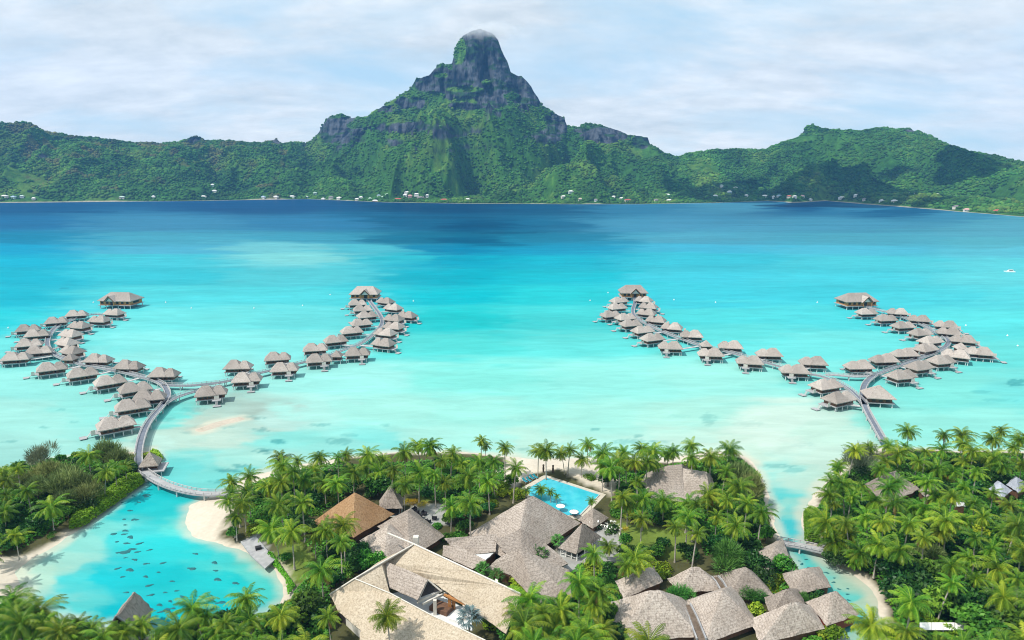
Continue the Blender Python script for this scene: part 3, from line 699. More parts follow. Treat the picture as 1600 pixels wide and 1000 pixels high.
boardwalk('boardwalk', [(255,632),(270,623),(285,617),(302,612),(322,608),(345,602)], 2.8, 'short boardwalk spur forking off the left jetty to the front row')
boardwalk('boardwalk', [(253,601),(275,602),(300,602),(330,599),(352,596),(385,587),(412,581),(445,573),(473,566),(505,558),(535,547),(558,539),(575,529),(589,517),(596,508),(597,500),(592,490),(583,478),(577,470)], 2.8, 'boardwalk linking the left jetty to the second gabled villa from the left')
boardwalk('boardwalk', [(1381,690),(1376,681),(1366,663),(1356,645),(1350,630),(1348,615),(1350,604),(1357,594),(1370,585),(1390,577),(1415,568),(1440,559),(1462,551),(1478,542),(1482,533),(1472,524),(1456,516),(1442,508),(1420,499),(1395,490),(1370,484),(1352,479)], 2.8, 'long dark boardwalk from the right palm grove to the rightmost tip villa')
boardwalk('boardwalk', [(1351,632),(1341,621),(1328,609),(1314,600),(1302,594),(1285,588),(1260,583),(1235,577),(1210,570),(1180,562),(1150,553),(1120,545),(1095,540),(1070,531),(1045,522),(1022,512),(1003,502),(991,493),(989,484),(992,474),(991,464)], 2.8, 'boardwalk branch from the right jetty to the third gabled villa from the left')
boardwalk('boardwalk', [(1290,585),(1310,586),(1335,588),(1358,587),(1372,585)], 2.6, 'short pale boardwalk joining both branches of the right jetty', dark=False)
boardwalk('footbridge', [(1214,846),(1232,849),(1250,852),(1268,856),(1290,861)], 3.0, 'grey plank footbridge with railings across the narrow canal', z=2.0, dark=False, cat='bridge', step=6)

# ---------------------------------------------------------------- overwater bungalows
def bungalow_proto(front, mir):
    """long axis x; big hip roof on the +x end, lower hip roof on the -x end; front: swim platform on -y, else off the +x end"""
    r = empty('overwater_bungalow'); k = -1 if mir else 1
    def part(nm, mb, m, par=r):
        if mir:
            mb.v = [(-a, b_, c) for a, b_, c in mb.v]; mb.f = [f_[::-1] for f_ in mb.f]
        return mb.build(nm, m, par)
    part('thatched_roof', MB().hip(2.4, 0, 11.4, 11.0, 4.3, 8.1, 3.4, .35), M['thatch_hut'])
    part('thatched_roof', MB().hip(-4.3, .5, 8.8, 9.2, 4.2, 7.6, 2.4, .35), M['thatch_hut'])
    w = MB(); w.box(2.6, 0, DECK, 8.2, 7.8, 1.95); part('wall', w, M['wood'])
    w = MB(); w.box(-4.8, .5, DECK, 5.0, 6.0, 1.9); part('wall', w, M['wood'])
    for y in (-1, 1):
        g = MB()
        for x in (.2, 2.6, 5.0): g.box(x, y*3.95, DECK+.35, 1.6, .12, 1.6)
        part('window', g, M['dark'])
        g = MB(); g.box(-4.8, .5+y*3.05, DECK+.3, 2.2, .12, 1.5); part('window', g, M['dark'])
    d = MB(); d.box(1.0, 0, DECK-.35, 13.2, 9.4, .34).box(-6.1, .5, DECK-.33, 2.0, 7.0, .30); part('deck', d, M['greywood'])
    for x in (-6.2, -2.5, 1.5, 5.8, 7.0):
        for y in (-4.0, 4.0):
            s = MB(); s.bar((x, y, -2.4), (x, y, DECK-.34), .26, 7); part('stilt', s, M['concrete'])
    if front:
        t = MB(); t.box(-3.4, -6.1, DECK-.36, 4.6, 3.2, .3); part('terrace', t, M['greywood'])
        t = MB()
        for i in range(6): t.box(-3.6, -7.9-.32*i, 1.7-.28*i, 1.4, .36, .12)
        part('stairs', t, M['palewood'])
        t = MB(); t.box(-3.8, -10.3, .30, 4.2, 2.4, .22)
        for x in (-5.6, -2.0): t.box(x, -10.3, -1.5, .2, .2, 1.8)
        part('swim_platform', t, M['greywood'])
        t = MB()
        for x in (-5.4, -1.4): t.box(x, -7.6, DECK-.05, .1, .1, 1.0)
        t.box(-3.4, -7.6, DECK+.85, 4.2, .1, .1); part('railing', t, M['palewood'])
        t = MB(); t.box(-3.4, -5.4, DECK-.02, 2.6, .15, 1.8); part('privacy_screen', t, M['trim'])
    else:
        t = MB(); t.box(9.0, -1.2, DECK-.36, 3.4, 6.2, .3); part('terrace', t, M['greywood'])
        t = MB(); t.box(9.8, 2.0, DECK-.05, 1.8, .16, 1.9); part('privacy_screen', t, M['trim'])
        t = MB()
        for i in range(6): t.box(10.9+.3*i, -2.6, 1.7-.28*i, .36, 1.4, .12)
        part('stairs', t, M['palewood'])
        t = MB(); t.box(13.9, -2.8, .30, 3.0, 4.2, .22)
        for y in (-4.6, -1.0): t.box(13.9, y, -1.5, .2, .2, 1.8)
        part('swim_platform', t, M['greywood'])
    return r
PROTO = {'f': bungalow_proto(True, False), 'F': bungalow_proto(True, True), 's': bungalow_proto(False, False)}
PROTO_USED = {}
def hut_proto():
    r = empty('service_hut')
    MB().hip(0, 0, 7.6, 7.6, 4.3, 7.4, .3, .3).build('thatched_roof', M['thatch_hut'], r)
    MB().box(0, 0, DECK, 5.4, 5.4, 1.95).build('wall', M['wood'], r)
    MB().box(0, 0, DECK-.32, 7.0, 7.0, .3).build('deck', M['greywood'], r)
    MB().box(0, -2.75, DECK+.1, 1.4, .1, 1.6).build('door', M['dark'], r)
    for x in (-3, 3):
        for y in (-3, 3): MB().bar((x, y, -2.4), (x, y, DECK-.3), .22, 7).build('stilt', M['concrete'], r)
    return r
PROTO['h'] = hut_proto()
ROWS = [] # (row phrase, [(px, py, rotation deg, kind)...]) each counted from its tip villa towards the shore
ROWS.append(('outer row of the leftmost arm', [(119,490,200,'s'),(87,501,203,'s'),(43,513,205,'s'),(57,521,203,'s'),(45,536,203,'s'),(60,547,200,'s'),(25,557,200,'s')]))
ROWS.append(('inner row of the leftmost arm', [(178,488,-12,'s'),(155,499,-10,'s'),(124,508,-16,'s'),(110,521,-22,'s'),(104,534,-24,'s'),(112,547,-24,'s')]))
ROWS.append(('front row between leftmost arm and jetty fork', [(80,573,214,'s'),(128,582,216,'s'),(171,594,218,'s'),(210,605,220,'s'),(232,618,200,'s'),(206,632,214,'s'),(180,660,214,'s')]))
ROWS.append(('back row behind the left jetty curve', [(154,560,176,'f'),(202,570,178,'f'),(256,582,180,'f')]))
ROWS.append(('front row beside the pale left link walk', [(558,550,10,'F'),(498,560,12,'F'),(444,574,12,'F'),(385,590,14,'F'),(329,611,15,'F')]))
ROWS.append(('far side of the pale left link walk', [(558,473,196,'s'),(566,482,200,'s'),(573,492,205,'s'),(564,504,206,'s'),(549,516,206,'s'),(524,530,204,'s'),(492,543,194,'f'),(433,557,194,'f'),(372,570,186,'f')]))
ROWS.append(('right side of the second villa arm', [(602,470,-28,'s'),(614,480,-28,'s'),(636,492,-26,'s'),(615,497,-24,'s'),(615,509,-22,'s'),(602,519,-22,'s'),(599,535,-20,'s')]))
ROWS.append(('left side of the middle villa arm', [(967,469,207,'s'),(964,479,207,'s'),(954,491,206,'s'),(977,495,206,'s'),(985,505,205,'s'),(1004,515,204,'s'),(1019,527,206,'s')]))
ROWS.append(('right side of the middle villa arm', [(1006,468,-28,'s'),(1013,478,-26,'s'),(1010,488,-24,'s'),(1025,499,-22,'s'),(1050,510,-20,'s'),(1081,522,170,'F'),(1142,539,172,'F'),(1202,551,172,'F'),(1271,564,174,'F')]))
ROWS.append(('front row beside the right link walk', [(1048,540,-8,'f'),(1111,551,-8,'f'),(1172,563,-8,'f'),(1242,577,-8,'f'),(1290,600,202,'s'),(1311,620,205,'s')]))
ROWS.append(('inner row of the rightmost arm', [(1354,487,190,'s'),(1384,497,192,'s'),(1411,508,194,'s'),(1438,519,196,'s'),(1454,531,204,'s'),(1446,543,206,'s'),(1413,551,184,'F'),(1381,560,184,'F'),(1342,570,184,'F')]))
ROWS.append(('outer row of the rightmost arm', [(1403,487,-18,'s'),(1437,498,-20,'s'),(1479,507,-22,'s'),(1484,518,-20,'s'),(1506,530,-24,'s'),(1531,549,-20,'s'),(1494,553,-34,'f'),(1471,562,18,'F'),(1437,571,18,'F'),(1409,585,18,'F')]))
HUTS = [(110,558,0,'small square thatched hut below the inner row of the leftmost arm'),(526,553,0,'small square thatched hut squeezed between two front-row bungalows of the left link walk'),(1103,537,0,'small square thatched hut beside the boardwalk of the middle villa arm'),(1501,541,0,'small square thatched hut in the bend of the rightmost arm')]
ALLP = [p for P in PATHS for p in P]
Z_MID = 5.2
GRP = 'overwater bungalows along the boardwalks'
def footwalk(root, cx, cy, reach, nm='access_walk'):
    c = Vector((cx, cy)); q = min(ALLP, key=lambda p: (p-c).length); d = q-c; L = d.length
    if L < reach+2.2: return
    a = c+d.normalized()*(reach-1.6); b = q-d.normalized()*2.0
    mid = (a+b)/2; mb = MB(); mb.box(0, 0, DECK-.31, (b-a).length, 2.0, .24)
    for s in (1, -1): mb.box(0, s*.95, DECK+.5, (b-a).length, .08, .1)
    ang = math.atan2(d.y, d.x)-root.rotation_euler.z; sc_ = root.scale.x
    o = mb.build(nm, M['palewood'], root)
    lm = Matrix.Rotation(-root.rotation_euler.z, 2) @ (mid-c)
    o.location = (lm.x/sc_, lm.y/sc_, 0); o.rotation_euler = (0, 0, ang); o.scale = (1/sc_, 1/sc_, 1)
def place(kind, px, py, rot, label, cat, group):
    c = G(px, py, Z_MID)
    if kind not in PROTO_USED: o = PROTO[kind]; PROTO_USED[kind] = 1; base = list(o.children)
    else: o = None
    pend.append((o, kind, c, rot, label, cat, group))
pend = []; BS = .83
for row, items in ROWS:
    for i, (px, py, rot, kd) in enumerate(items):
        place(kd, px, py, rot, '%s bungalow after the gabled tip villa, %s' % (ORD[i], row) if 'jetty' not in row and 'link' not in row else '%s grey thatched bungalow from the far end, %s' % (ORD[i], row), 'bungalow', GRP)
for px, py, rot, lb in HUTS: place('h', px, py, rot, lb, 'hut', 'small service huts on the boardwalks')
done = []
for o, kd, c, rot, lb, cat, grp in pend:
    if o is None: o = copy_tree(PROTO[kd])
    done.append((o, kd, c, rot, lb, cat, grp))
rb_ = random.Random(5)
for o, kd, c, rot, lb, cat, grp in done:
    o.location = (c.x, c.y, 0); o.rotation_euler = (0, 0, math.radians(rot)+rb_.uniform(-.05, .05)); o.scale = (BS, BS, 1)
    tag(o, lb, cat, grp)
    footwalk(o, c.x, c.y, 5.2 if kd != 'h' else 3.6)
# a lone larger hut beside the right fork
def lone_hut(px, py, label):
    c = G(px, py, Z_MID); r = tag(empty('overwater_bungalow', (c.x, c.y, 0), math.radians(-10)), label, 'bungalow')
    MB().hip(0, 0, 12.4, 11.4, 4.6, 9.2, 1.0, .35).build('thatched_roof', M['thatch_hut'], r)
    MB().box(0, 0, DECK, 9.6, 8.6, 2.25).build('wall', M['wood'], r)
    MB().box(0, 0, DECK-.34, 11.4, 10.2, .32).build('deck', M['greywood'], r)
    for x in (-3, 0, 3): MB().box(x, -4.36, DECK+.35, 1.5, .12, 1.5).build('window', M['dark'], r)
    for x in (-5, 0, 5):
        for y in (-4.4, 4.4): MB().bar((x, y, -2.4), (x, y, DECK-.3), .26, 7).build('stilt', M['concrete'], r)
    footwalk(r, c.x, c.y, 6.0)
lone_hut(1372, 615, 'lone wide thatched hut just right of the right jetty fork')
def villa(px, py, L, rot, gx, label):
    c = G(px, py, 6.0); r = tag(empty('tip_villa', (c.x, c.y, 0), math.radians(rot)), label, 'villa', 'large gabled villas at the boardwalk tips')
    Wd = 15.0
    MB().hip(0, 0, L+3.0, Wd+2.5, 6.4, 12.0, L*.62, .4).build('thatched_roof', M['thatch_hut'], r)
    MB().box(0, 0, 3.0, L, Wd, 3.4).build('wall', M['orange_wood'], r)
    MB().box(0, 0, 2.6, L+2.4, Wd+2.4, .36).build('deck', M['greywood'], r)
    # entrance gable
    y0, y1, hw = -Wd/2-3.4, 0.0, 4.4
    g = MB(); g.add([(gx-hw, y0, 5.9), (gx, y0, 10.2), (gx, y1, 10.2), (gx-hw, y1, 5.9)], [[0, 1, 2, 3]])
    g.add([(gx+hw, y0, 5.9), (gx, y0, 10.2), (gx, y1, 10.2), (gx+hw, y1, 5.9)], [[3, 2, 1, 0]])
    po = g.build('porch_roof', M['thatch_hut'], r); md = po.modifiers.new('thick', 'SOLIDIFY'); md.thickness = .4; md.offset = 0
    b_ = MB()
    for s in (1, -1):
        b_.add([(gx+s*hw*1.02, y0-.25, 5.5), (gx+s*hw*1.02, y0-.25, 6.25), (gx, y0-.25, 10.7), (gx, y0-.25, 9.95), (gx+s*hw*1.02, y0+.1, 5.5), (gx+s*hw*1.02, y0+.1, 6.25), (gx, y0+.1, 10.7), (gx, y0+.1, 9.95)], [[0, 1, 2, 3], [7, 6, 5, 4], [0, 4, 5, 1], [3, 2, 6, 7], [1, 5, 6, 2], [0, 3, 7, 4]])
    b_.build('barge_board', M['wood'], r)
    g = MB(); g.add([(gx-2.8, y0+1.2, 6.2), (gx+2.8, y0+1.2, 6.2), (gx, y0+1.2, 9.2), (gx-2.8, y0+1.4, 6.2), (gx+2.8, y0+1.4, 6.2), (gx, y0+1.4, 9.2)], [[0, 1, 2], [5, 4, 3], [0, 3, 4, 1], [1, 4, 5, 2], [2, 5, 3, 0]]).build('gable_screen', M['trim'], r)
    for s in (-1, 1): MB().bar((gx+s*3.4, y0+.5, 2.9), (gx+s*3.4, y0+.5, 6.2), .28, 8).build('post', M['orange_wood'], r)
    MB().box(gx, -Wd/2-.1, 3.0, 2.4, .2, 2.8).build('door', M['dark'], r)
    for x in np.linspace(-L/2+2, L/2-2, 6):
        if abs(x-gx) > 3.6: MB().box(float(x), -Wd/2-.06, 3.9, 2.0, .14, 1.8).build('window', M['dark'], r)
    for s in (1, -1): MB().box(s*(L/2+.02), 0, 3.9, .14, 7, 1.8).build('window', M['dark'], r)
    for x in np.linspace(-L/2, L/2, 6):
        for y in (-Wd/2, Wd/2): MB().bar((float(x), y, -2.4), (float(x), y, 2.6), .32, 8).build('stilt', M['concrete'], r)
villa(189, 468, 25, -6, -2.5, 'big gabled villa at the tip of the leftmost boardwalk arm')
villa(571, 458, 21, 0, 1.5, 'big gabled villa at the tip of the left link boardwalk')
villa(989, 456, 20, 0, 0.5, 'big gabled villa at the tip of the middle boardwalk, right complex')
villa(1338, 469, 24, 6, 3.0, 'big gabled villa at the tip of the rightmost boardwalk arm')
# hut where the footbridge meets the left jetty
c = G(236, 730, 2.2); r = tag(empty('jetty_hut', (c.x, c.y, 0), .25), 'pointed thatched hut on a plank deck where footbridge and left jetty meet', 'hut')
MB().hip(0, 0, 6.4, 6.4, 3.9, 8.0, .2, .3).build('thatched_roof', M['thatch'], r)
MB().box(.6, -.4, 1.75, 9.0, 7.8, .4).build('deck', M['greywood'], r)
MB().box(0, .6, 2.2, 4.4, 3.8, 1.6).build('wall', M['wood'], r)
for x in (-2.6, 2.6):
    for y in (-2.6, 2.6): MB().bar((x, y, 2.15), (x, y, 4.1), .14, 7).build('post', M['wood'], r)
for x in (-3, 4):
    for y in (-3.6, 3): MB().bar((x, y, -2), (x, y, 1.8), .2, 7).build('pile', M['concrete'], r)

# ---------------------------------------------------------------- thatched resort buildings
def roof_obj(name, verts, faces, mat, parent, origin, cuts=7, smooth=2, rough=.075, thick=.38, seed=1):
    """a thatch roof: faces cut up, hips rounded a little, surface uneven, real thickness"""
    bm = bmesh.new(); vs = [bm.verts.new(Vector(v)-Vector(origin)) for v in verts]
    for f in faces: bm.faces.new([vs[i] for i in f])
    bmesh.ops.recalc_face_normals(bm, faces=bm.faces)
    if sum(f.normal.z for f in bm.faces) < 0: bmesh.ops.reverse_faces(bm, faces=bm.faces)
    bmesh.ops.subdivide_edges(bm, edges=bm.edges[:], cuts=cuts, use_grid_fill=True)
    inner = [v for v in bm.verts if not v.is_boundary]
    for _ in range(smooth): bmesh.ops.smooth_vert(bm, verts=inner, factor=.16, use_axis_x=True, use_axis_y=True, use_axis_z=True)
    rr = random.Random(seed)
    for v in bm.verts:
        v.co.z += rr.uniform(-rough, rough)*(1 if not v.is_boundary else .8)
        if v.is_boundary: v.co.x += rr.uniform(-rough, rough)*2.2; v.co.y += rr.uniform(-rough, rough)*2.2
    me = bpy.data.meshes.new(name); bm.to_mesh(me); bm.free(); me.materials.append(mat)
    o = link(name, me, parent); md = o.modifiers.new('thickness', 'SOLIDIFY'); md.thickness = thick; md.offset = -1
    return o
def inset(poly, k):
    cx = sum(p[0] for p in poly)/len(poly); cy = sum(p[1] for p in poly)/len(poly)
    return [(cx+(p[0]-cx)*k, cy+(p[1]-cy)*k) for p in poly]
BUILT = []
def corners(L, R, F, ze):
    L, R, F = G(*L, ze), G(*R, ze), G(*F, ze); return L, F, R, L+R-F
def pyramid(name, label, cat, L, R, F, apex, ze, za, mat='thatch', ridge=0.0, walls='wood', seed=1, group=None, sm=2, wk=.86):
    L, F, R, B = corners(L, R, F, ze); C = (L+R)/2
    za = min(np.arange(ze+2.2, ze+10, .2), key=lambda z_: abs(proj(C.x, C.y, z_)[1]-apex[1])); A = G(*apex, za)
    A = Vector((A.x*.6+C.x*.4, C.y, za)); BUILT.append([(q.x, q.y) for q in (L, F, R, B)])
    if group: L, F, R, B = [C+(q-C)*1.07 for q in (L, F, R, B)]
    o = (C.x, C.y, 1.2)
    r = tag(empty(name, o), label, cat, group)
    e = [L, F, R, B]
    if ridge > 0:
        d = (R-F)/2 if (R-F).length > (F-L).length else (F-L)/2; d = Vector((d.x, d.y, 0))*ridge
        vs = e+[A-d, A+d]
        if (R-F).length > (F-L).length: fs = [[0, 1, 4], [1, 2, 5, 4], [2, 3, 5], [3, 0, 4, 5]]
        else: fs = [[0, 1, 5, 4], [1, 2, 5], [2, 3, 4, 5], [3, 0, 4]]
    else: vs, fs = e+[A], [[0, 1, 4], [1, 2, 4], [2, 3, 4], [3, 0, 4]]
    roof_obj('thatched_roof', vs, fs, M[mat], r, o, seed=seed, smooth=sm)
    if walls:
        p = inset([(q.x, q.y) for q in e], wk)
        MB().prism(p, .9, ze+.25).build('wall', M[walls], r, o)
    return r, e, o
def panel(mb, poly_px, zs, th=.25):
    vs = [G(p[0], p[1], z) for p, z in zip(poly_px, zs)]
    n = len(vs); return mb.add([tuple(v) for v in vs]+[(v.x, v.y, v.z-th) for v in vs], [list(range(n)), list(range(n, 2*n))[::-1]]+[[i, n+i, n+(i+1) % n, (i+1) % n] for i in range(n)])
def faced(name, label, pts, faces, seed):
    """a roof whose corners are traced one by one, with walls under its eaves"""
    vs = [G(*p) for p in pts]; o = (vs[0].x, vs[0].y, 1.2); r = tag(empty(name, o), label, 'building')
    roof_obj('thatched_roof', vs, faces, M['thatch'], r, o, seed=seed, smooth=1)
    low = [v for v in vs if v.z < 5.5] if len([v for v in vs if v.z < 5.5]) > 2 else vs
    cx, cy = sum(v.x for v in vs)/len(vs), sum(v.y for v in vs)/len(vs)
    hull = sorted([(v.x, v.y) for v in vs], key=lambda q: math.atan2(q[1]-cy, q[0]-cx)); BUILT.append(hull)
    MB().prism(inset(hull, .8), .9, min(v.z for v in vs)+.1).build('wall', M['wood'], r, o)
    return r
B_ = 'building'
pyramid('thatched_house', 'tan freshly thatched house roof, the only orange-brown one, among palms', B_, (486,816), (617,803), (552,840), (557,768), 4.0, 11.2, 'thatch_tan', seed=2)
r, e, o = pyramid('pointed_pavilion', 'small steep pointed grey pavilion right behind the tan roof', 'pavilion', (594,780), (629,794), (591,796), (609,758), 4.4, 10.6, 'thatch', walls=None, seed=3, sm=1)
for p in inset([(q.x, q.y) for q in e], .82): MB().bar((p[0], p[1], 1.0), (p[0], p[1], 4.6), .16, 8).build('post', M['wood'], r, o)
MB().prism(inset([(q.x, q.y) for q in e], .62), 1.0, 3.6).build('wall', M['dark'], r, o)  # dark block stands in for the shade under the roof
MB().prism(inset([(q.x, q.y) for q in e], .9), 1.0, 1.6).build('floor', M['paving'], r, o)
pyramid('thatched_house', 'grey hip-roofed house between the tan roof and dining terrace', B_, (590,822), (694,838), (640,872), (634,799), 4.0, 10.2, seed=4)
pyramid('thatched_house', 'grey roof wedged between tan roof and the pale courtyard roof', B_, (561,845), (652,850), (598,884), (606,822), 4.0, 9.6, seed=5)
pyramid('thatched_house', 'largest grey hip roof, standing beside the swimming pool', B_, (731,833), (907,817), (802,884), (832,774), 4.0, 13.2, seed=6, ridge=.08)
faced('thatched_house', 'grey roof descending right from the largest hip roof to the open pavilion', [(814,826,9.8),(888,880,4.2),(862,892,3.9),(836,880,5.2),(815,862,7.0),(792,868,6.4),(772,844,7.6),(850,846,6.2)], [[0,7,3,4],[7,1,2,3],[0,4,5,6]], 7)
faced('thatched_house', 'grey roof beside the pale courtyard roof with lime shrubs at its foot', [(811,857,9.6),(890,890,4.6),(894,934,3.8),(846,950,3.6),(797,898,4.2),(760,888,4.2),(784,868,7.0)], [[0,3,2],[0,2,1],[0,4,3],[0,6,5,4]], 8)
# open-sided pavilion
r, e, o = pyramid('open_pavilion', 'open-sided grey pavilion with white posts near the plumeria shrubs', 'pavilion', (872,856), (941,839), (901,866), (911,817), 3.9, 9.3, walls=None, seed=9)
ip = inset([(q.x, q.y) for q in e], .88)
for i in range(4):
    for t in (0, .33, .67):
        a, b2 = ip[i], ip[(i+1) % 4]; x, y = a[0]+(b2[0]-a[0])*t, a[1]+(b2[1]-a[1])*t
        MB().bar((x, y, 1.2), (x, y, 4.1), .17, 8).build('post', M['white'], r, o)
MB().prism(inset([(q.x, q.y) for q in e], .97), .9, 1.5).build('floor', M['paving'], r, o)
MB().prism(inset([(q.x, q.y) for q in e], .45), 1.5, 3.6).build('wall', M['dark'], r, o)  # no wall here: dark core painted as the shaded interior
mb = MB()
for i in range(4):
    a, b2 = ip[i], ip[(i+1) % 4]; mb.bar((a[0], a[1], 2.2), (b2[0], b2[1], 2.2), .06, 6)
mb.build('railing', M['white'], r, o)
# link roofs and skylight
def lean(name, label, poly, zs, mat, th=.35, cat='roof', wall=True):
    c = G(*poly[0], 3); o = (c.x, c.y, 1.2); r = tag(empty(name, o), label, cat)
    vs = [G(p[0], p[1], z) for p, z in zip(poly, zs)]
    roof_obj('roof_slope', vs, [list(range(len(vs)))], M[mat], r, o, cuts=4, smooth=0, rough=.06, thick=th)
    if wall: MB().prism(inset([(v.x, v.y) for v in vs], .88), .9, min(zs)-.3).build('wall', M['wood'], r, o)
    return r, o
lean('link_roof', 'sloping grey roof linking the dining terrace houses to the largest hip roof', [(694,841),(776,834),(774,862),(738,866),(704,852)], [7.2, 7.6, 5.0, 4.8, 5.6], 'thatch')
lean('link_roof', 'narrow grey roof strip running along the pale courtyard roof ridge', [(692,852),(713,852),(759,875),(738,889),(692,868)], [6.6, 6.8, 6.0, 4.4, 4.8], 'thatch')
r, o = lean('skylight_roof', 'flat pale grey triangular roof between the grey roofs', [(740,866),(776,860),(757,876)], [4.6, 4.6, 4.6], 'concrete', .3)
# ---- the pale courtyard building
o = tuple(G(660, 920, 1.2)); r = tag(empty('courtyard_building', o), 'big pale straw-coloured roof around an open courtyard, at the bottom edge', B_)
def slope(poly, zs, mat='thatch_pale', nm='roof_slope', cuts=6, th=.4, sd=1):
    return roof_obj(nm, [G(p[0], p[1], z) for p, z in zip(poly, zs)], [list(range(len(poly)))], M[mat], r, o, cuts=cuts, smooth=0, rough=.05, thick=th, seed=sd)
slope([(647,850),(814,928),(790,990),(728,946),(694,922),(668,905),(602,876)], [11, 10.8, 6.4, 6.2, 6.6, 7.2, 8.6])
slope([(602,876),(668,905),(652,938),(608,918)], [9.4, 9.0, 6.2, 6.2], nm='dormer_roof', sd=2, th=.22, mat='thatch')
slope([(647,850),(602,876),(606,918),(610,927),(554,904)], [11.0, 8.5, 6.0, 6.2, 9.2], sd=3)
slope([(554,904),(610,927),(674,961),(730,987),(820,1030),(760,1090),(560,1010),(563,985),(529,956),(515,929)], [9.3, 9.0, 8.7, 8.4, 8.0, 3.5, 4.2, 4.2, 4.2, 4.3], sd=4)
slope([(647,850),(554,904),(515,929),(600,873)], [10.9, 9.1, 4.2, 6.5], sd=5)
tr = MB()
def cap(pts, zs, rad=.22):
    v = [G(p[0], p[1], z+.1) for p, z in zip(pts, zs)]
    for a, b2 in zip(v, v[1:]): tr.bar(a, b2, rad, 6)
cap([(606,833),(647,850),(814,928)], [9.6, 11, 10.8]); cap([(647,850),(554,904),(515,929)], [11.0, 9.3, 4.3]); cap([(554,904),(610,927),(674,961),(730,987),(820,1030)], [9.3, 9.0, 8.7, 8.4, 8.0], .14)
tr.build('ridge_cap', M['trim'], r, o)
p = MB(); panel(p, [(774,904),(778,906),(777,924),(773,924)], [9.6, 9.6, 8.8, 8.8], .5); p.build('roof_vent', M['trim'], r, o)
p = MB(); q = G(650, 845, 10.4); p.box(q.x, q.y, 9.5, 1.4, 1.4, 2.2); p.build('chimney', M['trim'], r, o)
# courtyard floor, beams, gable end
MB().prism([tuple(G(a, b, 1.7))[:2] for a, b in ((606,928),(668,918),(735,955),(738,985),(690,975))], .9, 1.7).build('courtyard_floor', M['concrete'], r, o)
a1, a2, a3 = G(668, 906, 8.3), G(654, 937, 5.0), G(690, 924, 5.6)
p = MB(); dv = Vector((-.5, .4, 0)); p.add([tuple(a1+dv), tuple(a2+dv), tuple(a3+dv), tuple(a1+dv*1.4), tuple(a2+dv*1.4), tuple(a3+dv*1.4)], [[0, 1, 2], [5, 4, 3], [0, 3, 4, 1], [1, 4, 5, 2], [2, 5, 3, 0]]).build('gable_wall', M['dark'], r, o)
p = MB(); p.bar(a1, a2, .22, 6).bar(a1, a3, .22, 6); p.build('barge_board', M['trim'], r, o)
p = MB()
for (x1, y1, z1), (x2, y2, z2) in (((652,941,5.0),(694,921,5.0)), ((660,944,4.6),(698,926,4.6))): p.bar(G(x1, y1, z1), G(x2, y2, z2), .35, 4)
p.build('beam', M['trim'], r, o)
p = MB(); p.bar(G(694, 929, 5.9), G(728, 945, 5.7), .30, 4); p.build('fascia_beam', M['orange_wood'], r, o)
for (x, y) in ((703,953), (709,951), (680,960), (726,968)):
    q = G(x, y, 1.7); MB().box(q.x, q.y, 1.6, .8, .8, 4.0).build('column', M['orange_wood'] if x > 690 and x < 720 else M['trim'], r, o)
q = G(690, 950, 2.2); MB().box(q.x, q.y, 1.7, 5.0, 3.2, 1.1, -.5).build('reception_counter', M['wood'], r, o)
q = G(712, 967, 2.2); MB().box(q.x, q.y, 1.7, 2.6, 2.0, .9, -.5).build('bench', M['white'], r, o)
MB().prism([tuple(G(a, b, 4))[:2] for a, b in ((522,933),(560,912),(600,885),(640,866),(646,858),(660,862),(640,880),(604,900),(606,925),(580,935))], .9, 4.4).build('wall', M['trim'], r, o)
MB().prism([tuple(G(a, b, 3))[:2] for a, b in ((538,966),(566,992),(600,1010),(640,990),(560,950))], .9, 4.0).build('wall', M['trim'], r, o)
for (x, y) in ((528,962), (536,970), (545,977), (553,984), (560,990)):
    q = G(x, y, 1.5); MB().box(q.x, q.y, 1.0, .45, .45, 3.3).build('porch_column', M['trim'] if x % 2 else M['wood'], r, o)
p = MB(); q = G(545, 974, 2.4); p.box(q.x, q.y, 1.2, 8.0, .3, 2.6, -.75); p.build('porch_opening', M['dark'], r, o)  # dark sheet stands for the shade inside the open porch
# ---- pool bar, beach house, spa
pyramid('pool_bar', 'low grey thatched bar roof at the right end of the pool', 'building', (902,812), (952,809), (926,826), (925,793), 3.2, 7.0, seed=10)
faced('beach_house', 'long grey thatched roof near the beach behind dense palms, left half', [(1044,727,9.4),(1066,725,9.4),(1002,752,4.0),(1018,778,3.8),(1069,784,3.8),(1010,738,4.0),(1078,732,4.0)], [[0,2,3],[0,3,4,1],[0,1,6,5],[0,5,2],[1,4,6]], 11)
faced('beach_house', 'right half of the long grey roof near the beach, beside the casuarinas', [(1066,731,8.6),(1104,737,8.2),(1116,755,4.0),(1110,779,3.8),(1066,784,3.8),(1066,738,4.0),(1112,743,4.0)], [[0,4,3,1],[1,3,2],[0,1,6,5],[1,2,6],[0,5,4]], 12)
SP = 'rounded grey thatched roofs of the spa'
pyramid('spa_house', 'upper left spa roof with a sharp peak beside dark palm scrub', B_, (963,908), (1034,909), (976,934), (1005,892), 3.6, 8.8, seed=13, group=SP, sm=3)
pyramid('spa_house', 'broadest spa roof, a bulging grey hip at the bottom left', B_, (955,942), (1090,993), (967,1000), (1022,921), 3.6, 11.0, seed=14, group=SP, ridge=.12, sm=3)
pyramid('spa_house', 'spa roof at the top centre behind the round pandanus bush', B_, (1046,905), (1129,921), (1062,926), (1083,885), 3.6, 9.2, seed=15, group=SP, ridge=.15, sm=3)
pyramid('spa_house', 'large peaked spa roof right of the wooden drain channel', B_, (1074,939), (1180,974), (1102,1003), (1129,920), 3.6, 11.0, seed=16, group=SP, sm=3)
pyramid('spa_house', 'spa roof right of top centre, above two pandanus tufts', B_, (1117,901), (1206,928), (1140,933), (1166,884), 3.6, 9.4, seed=17, group=SP, sm=3)
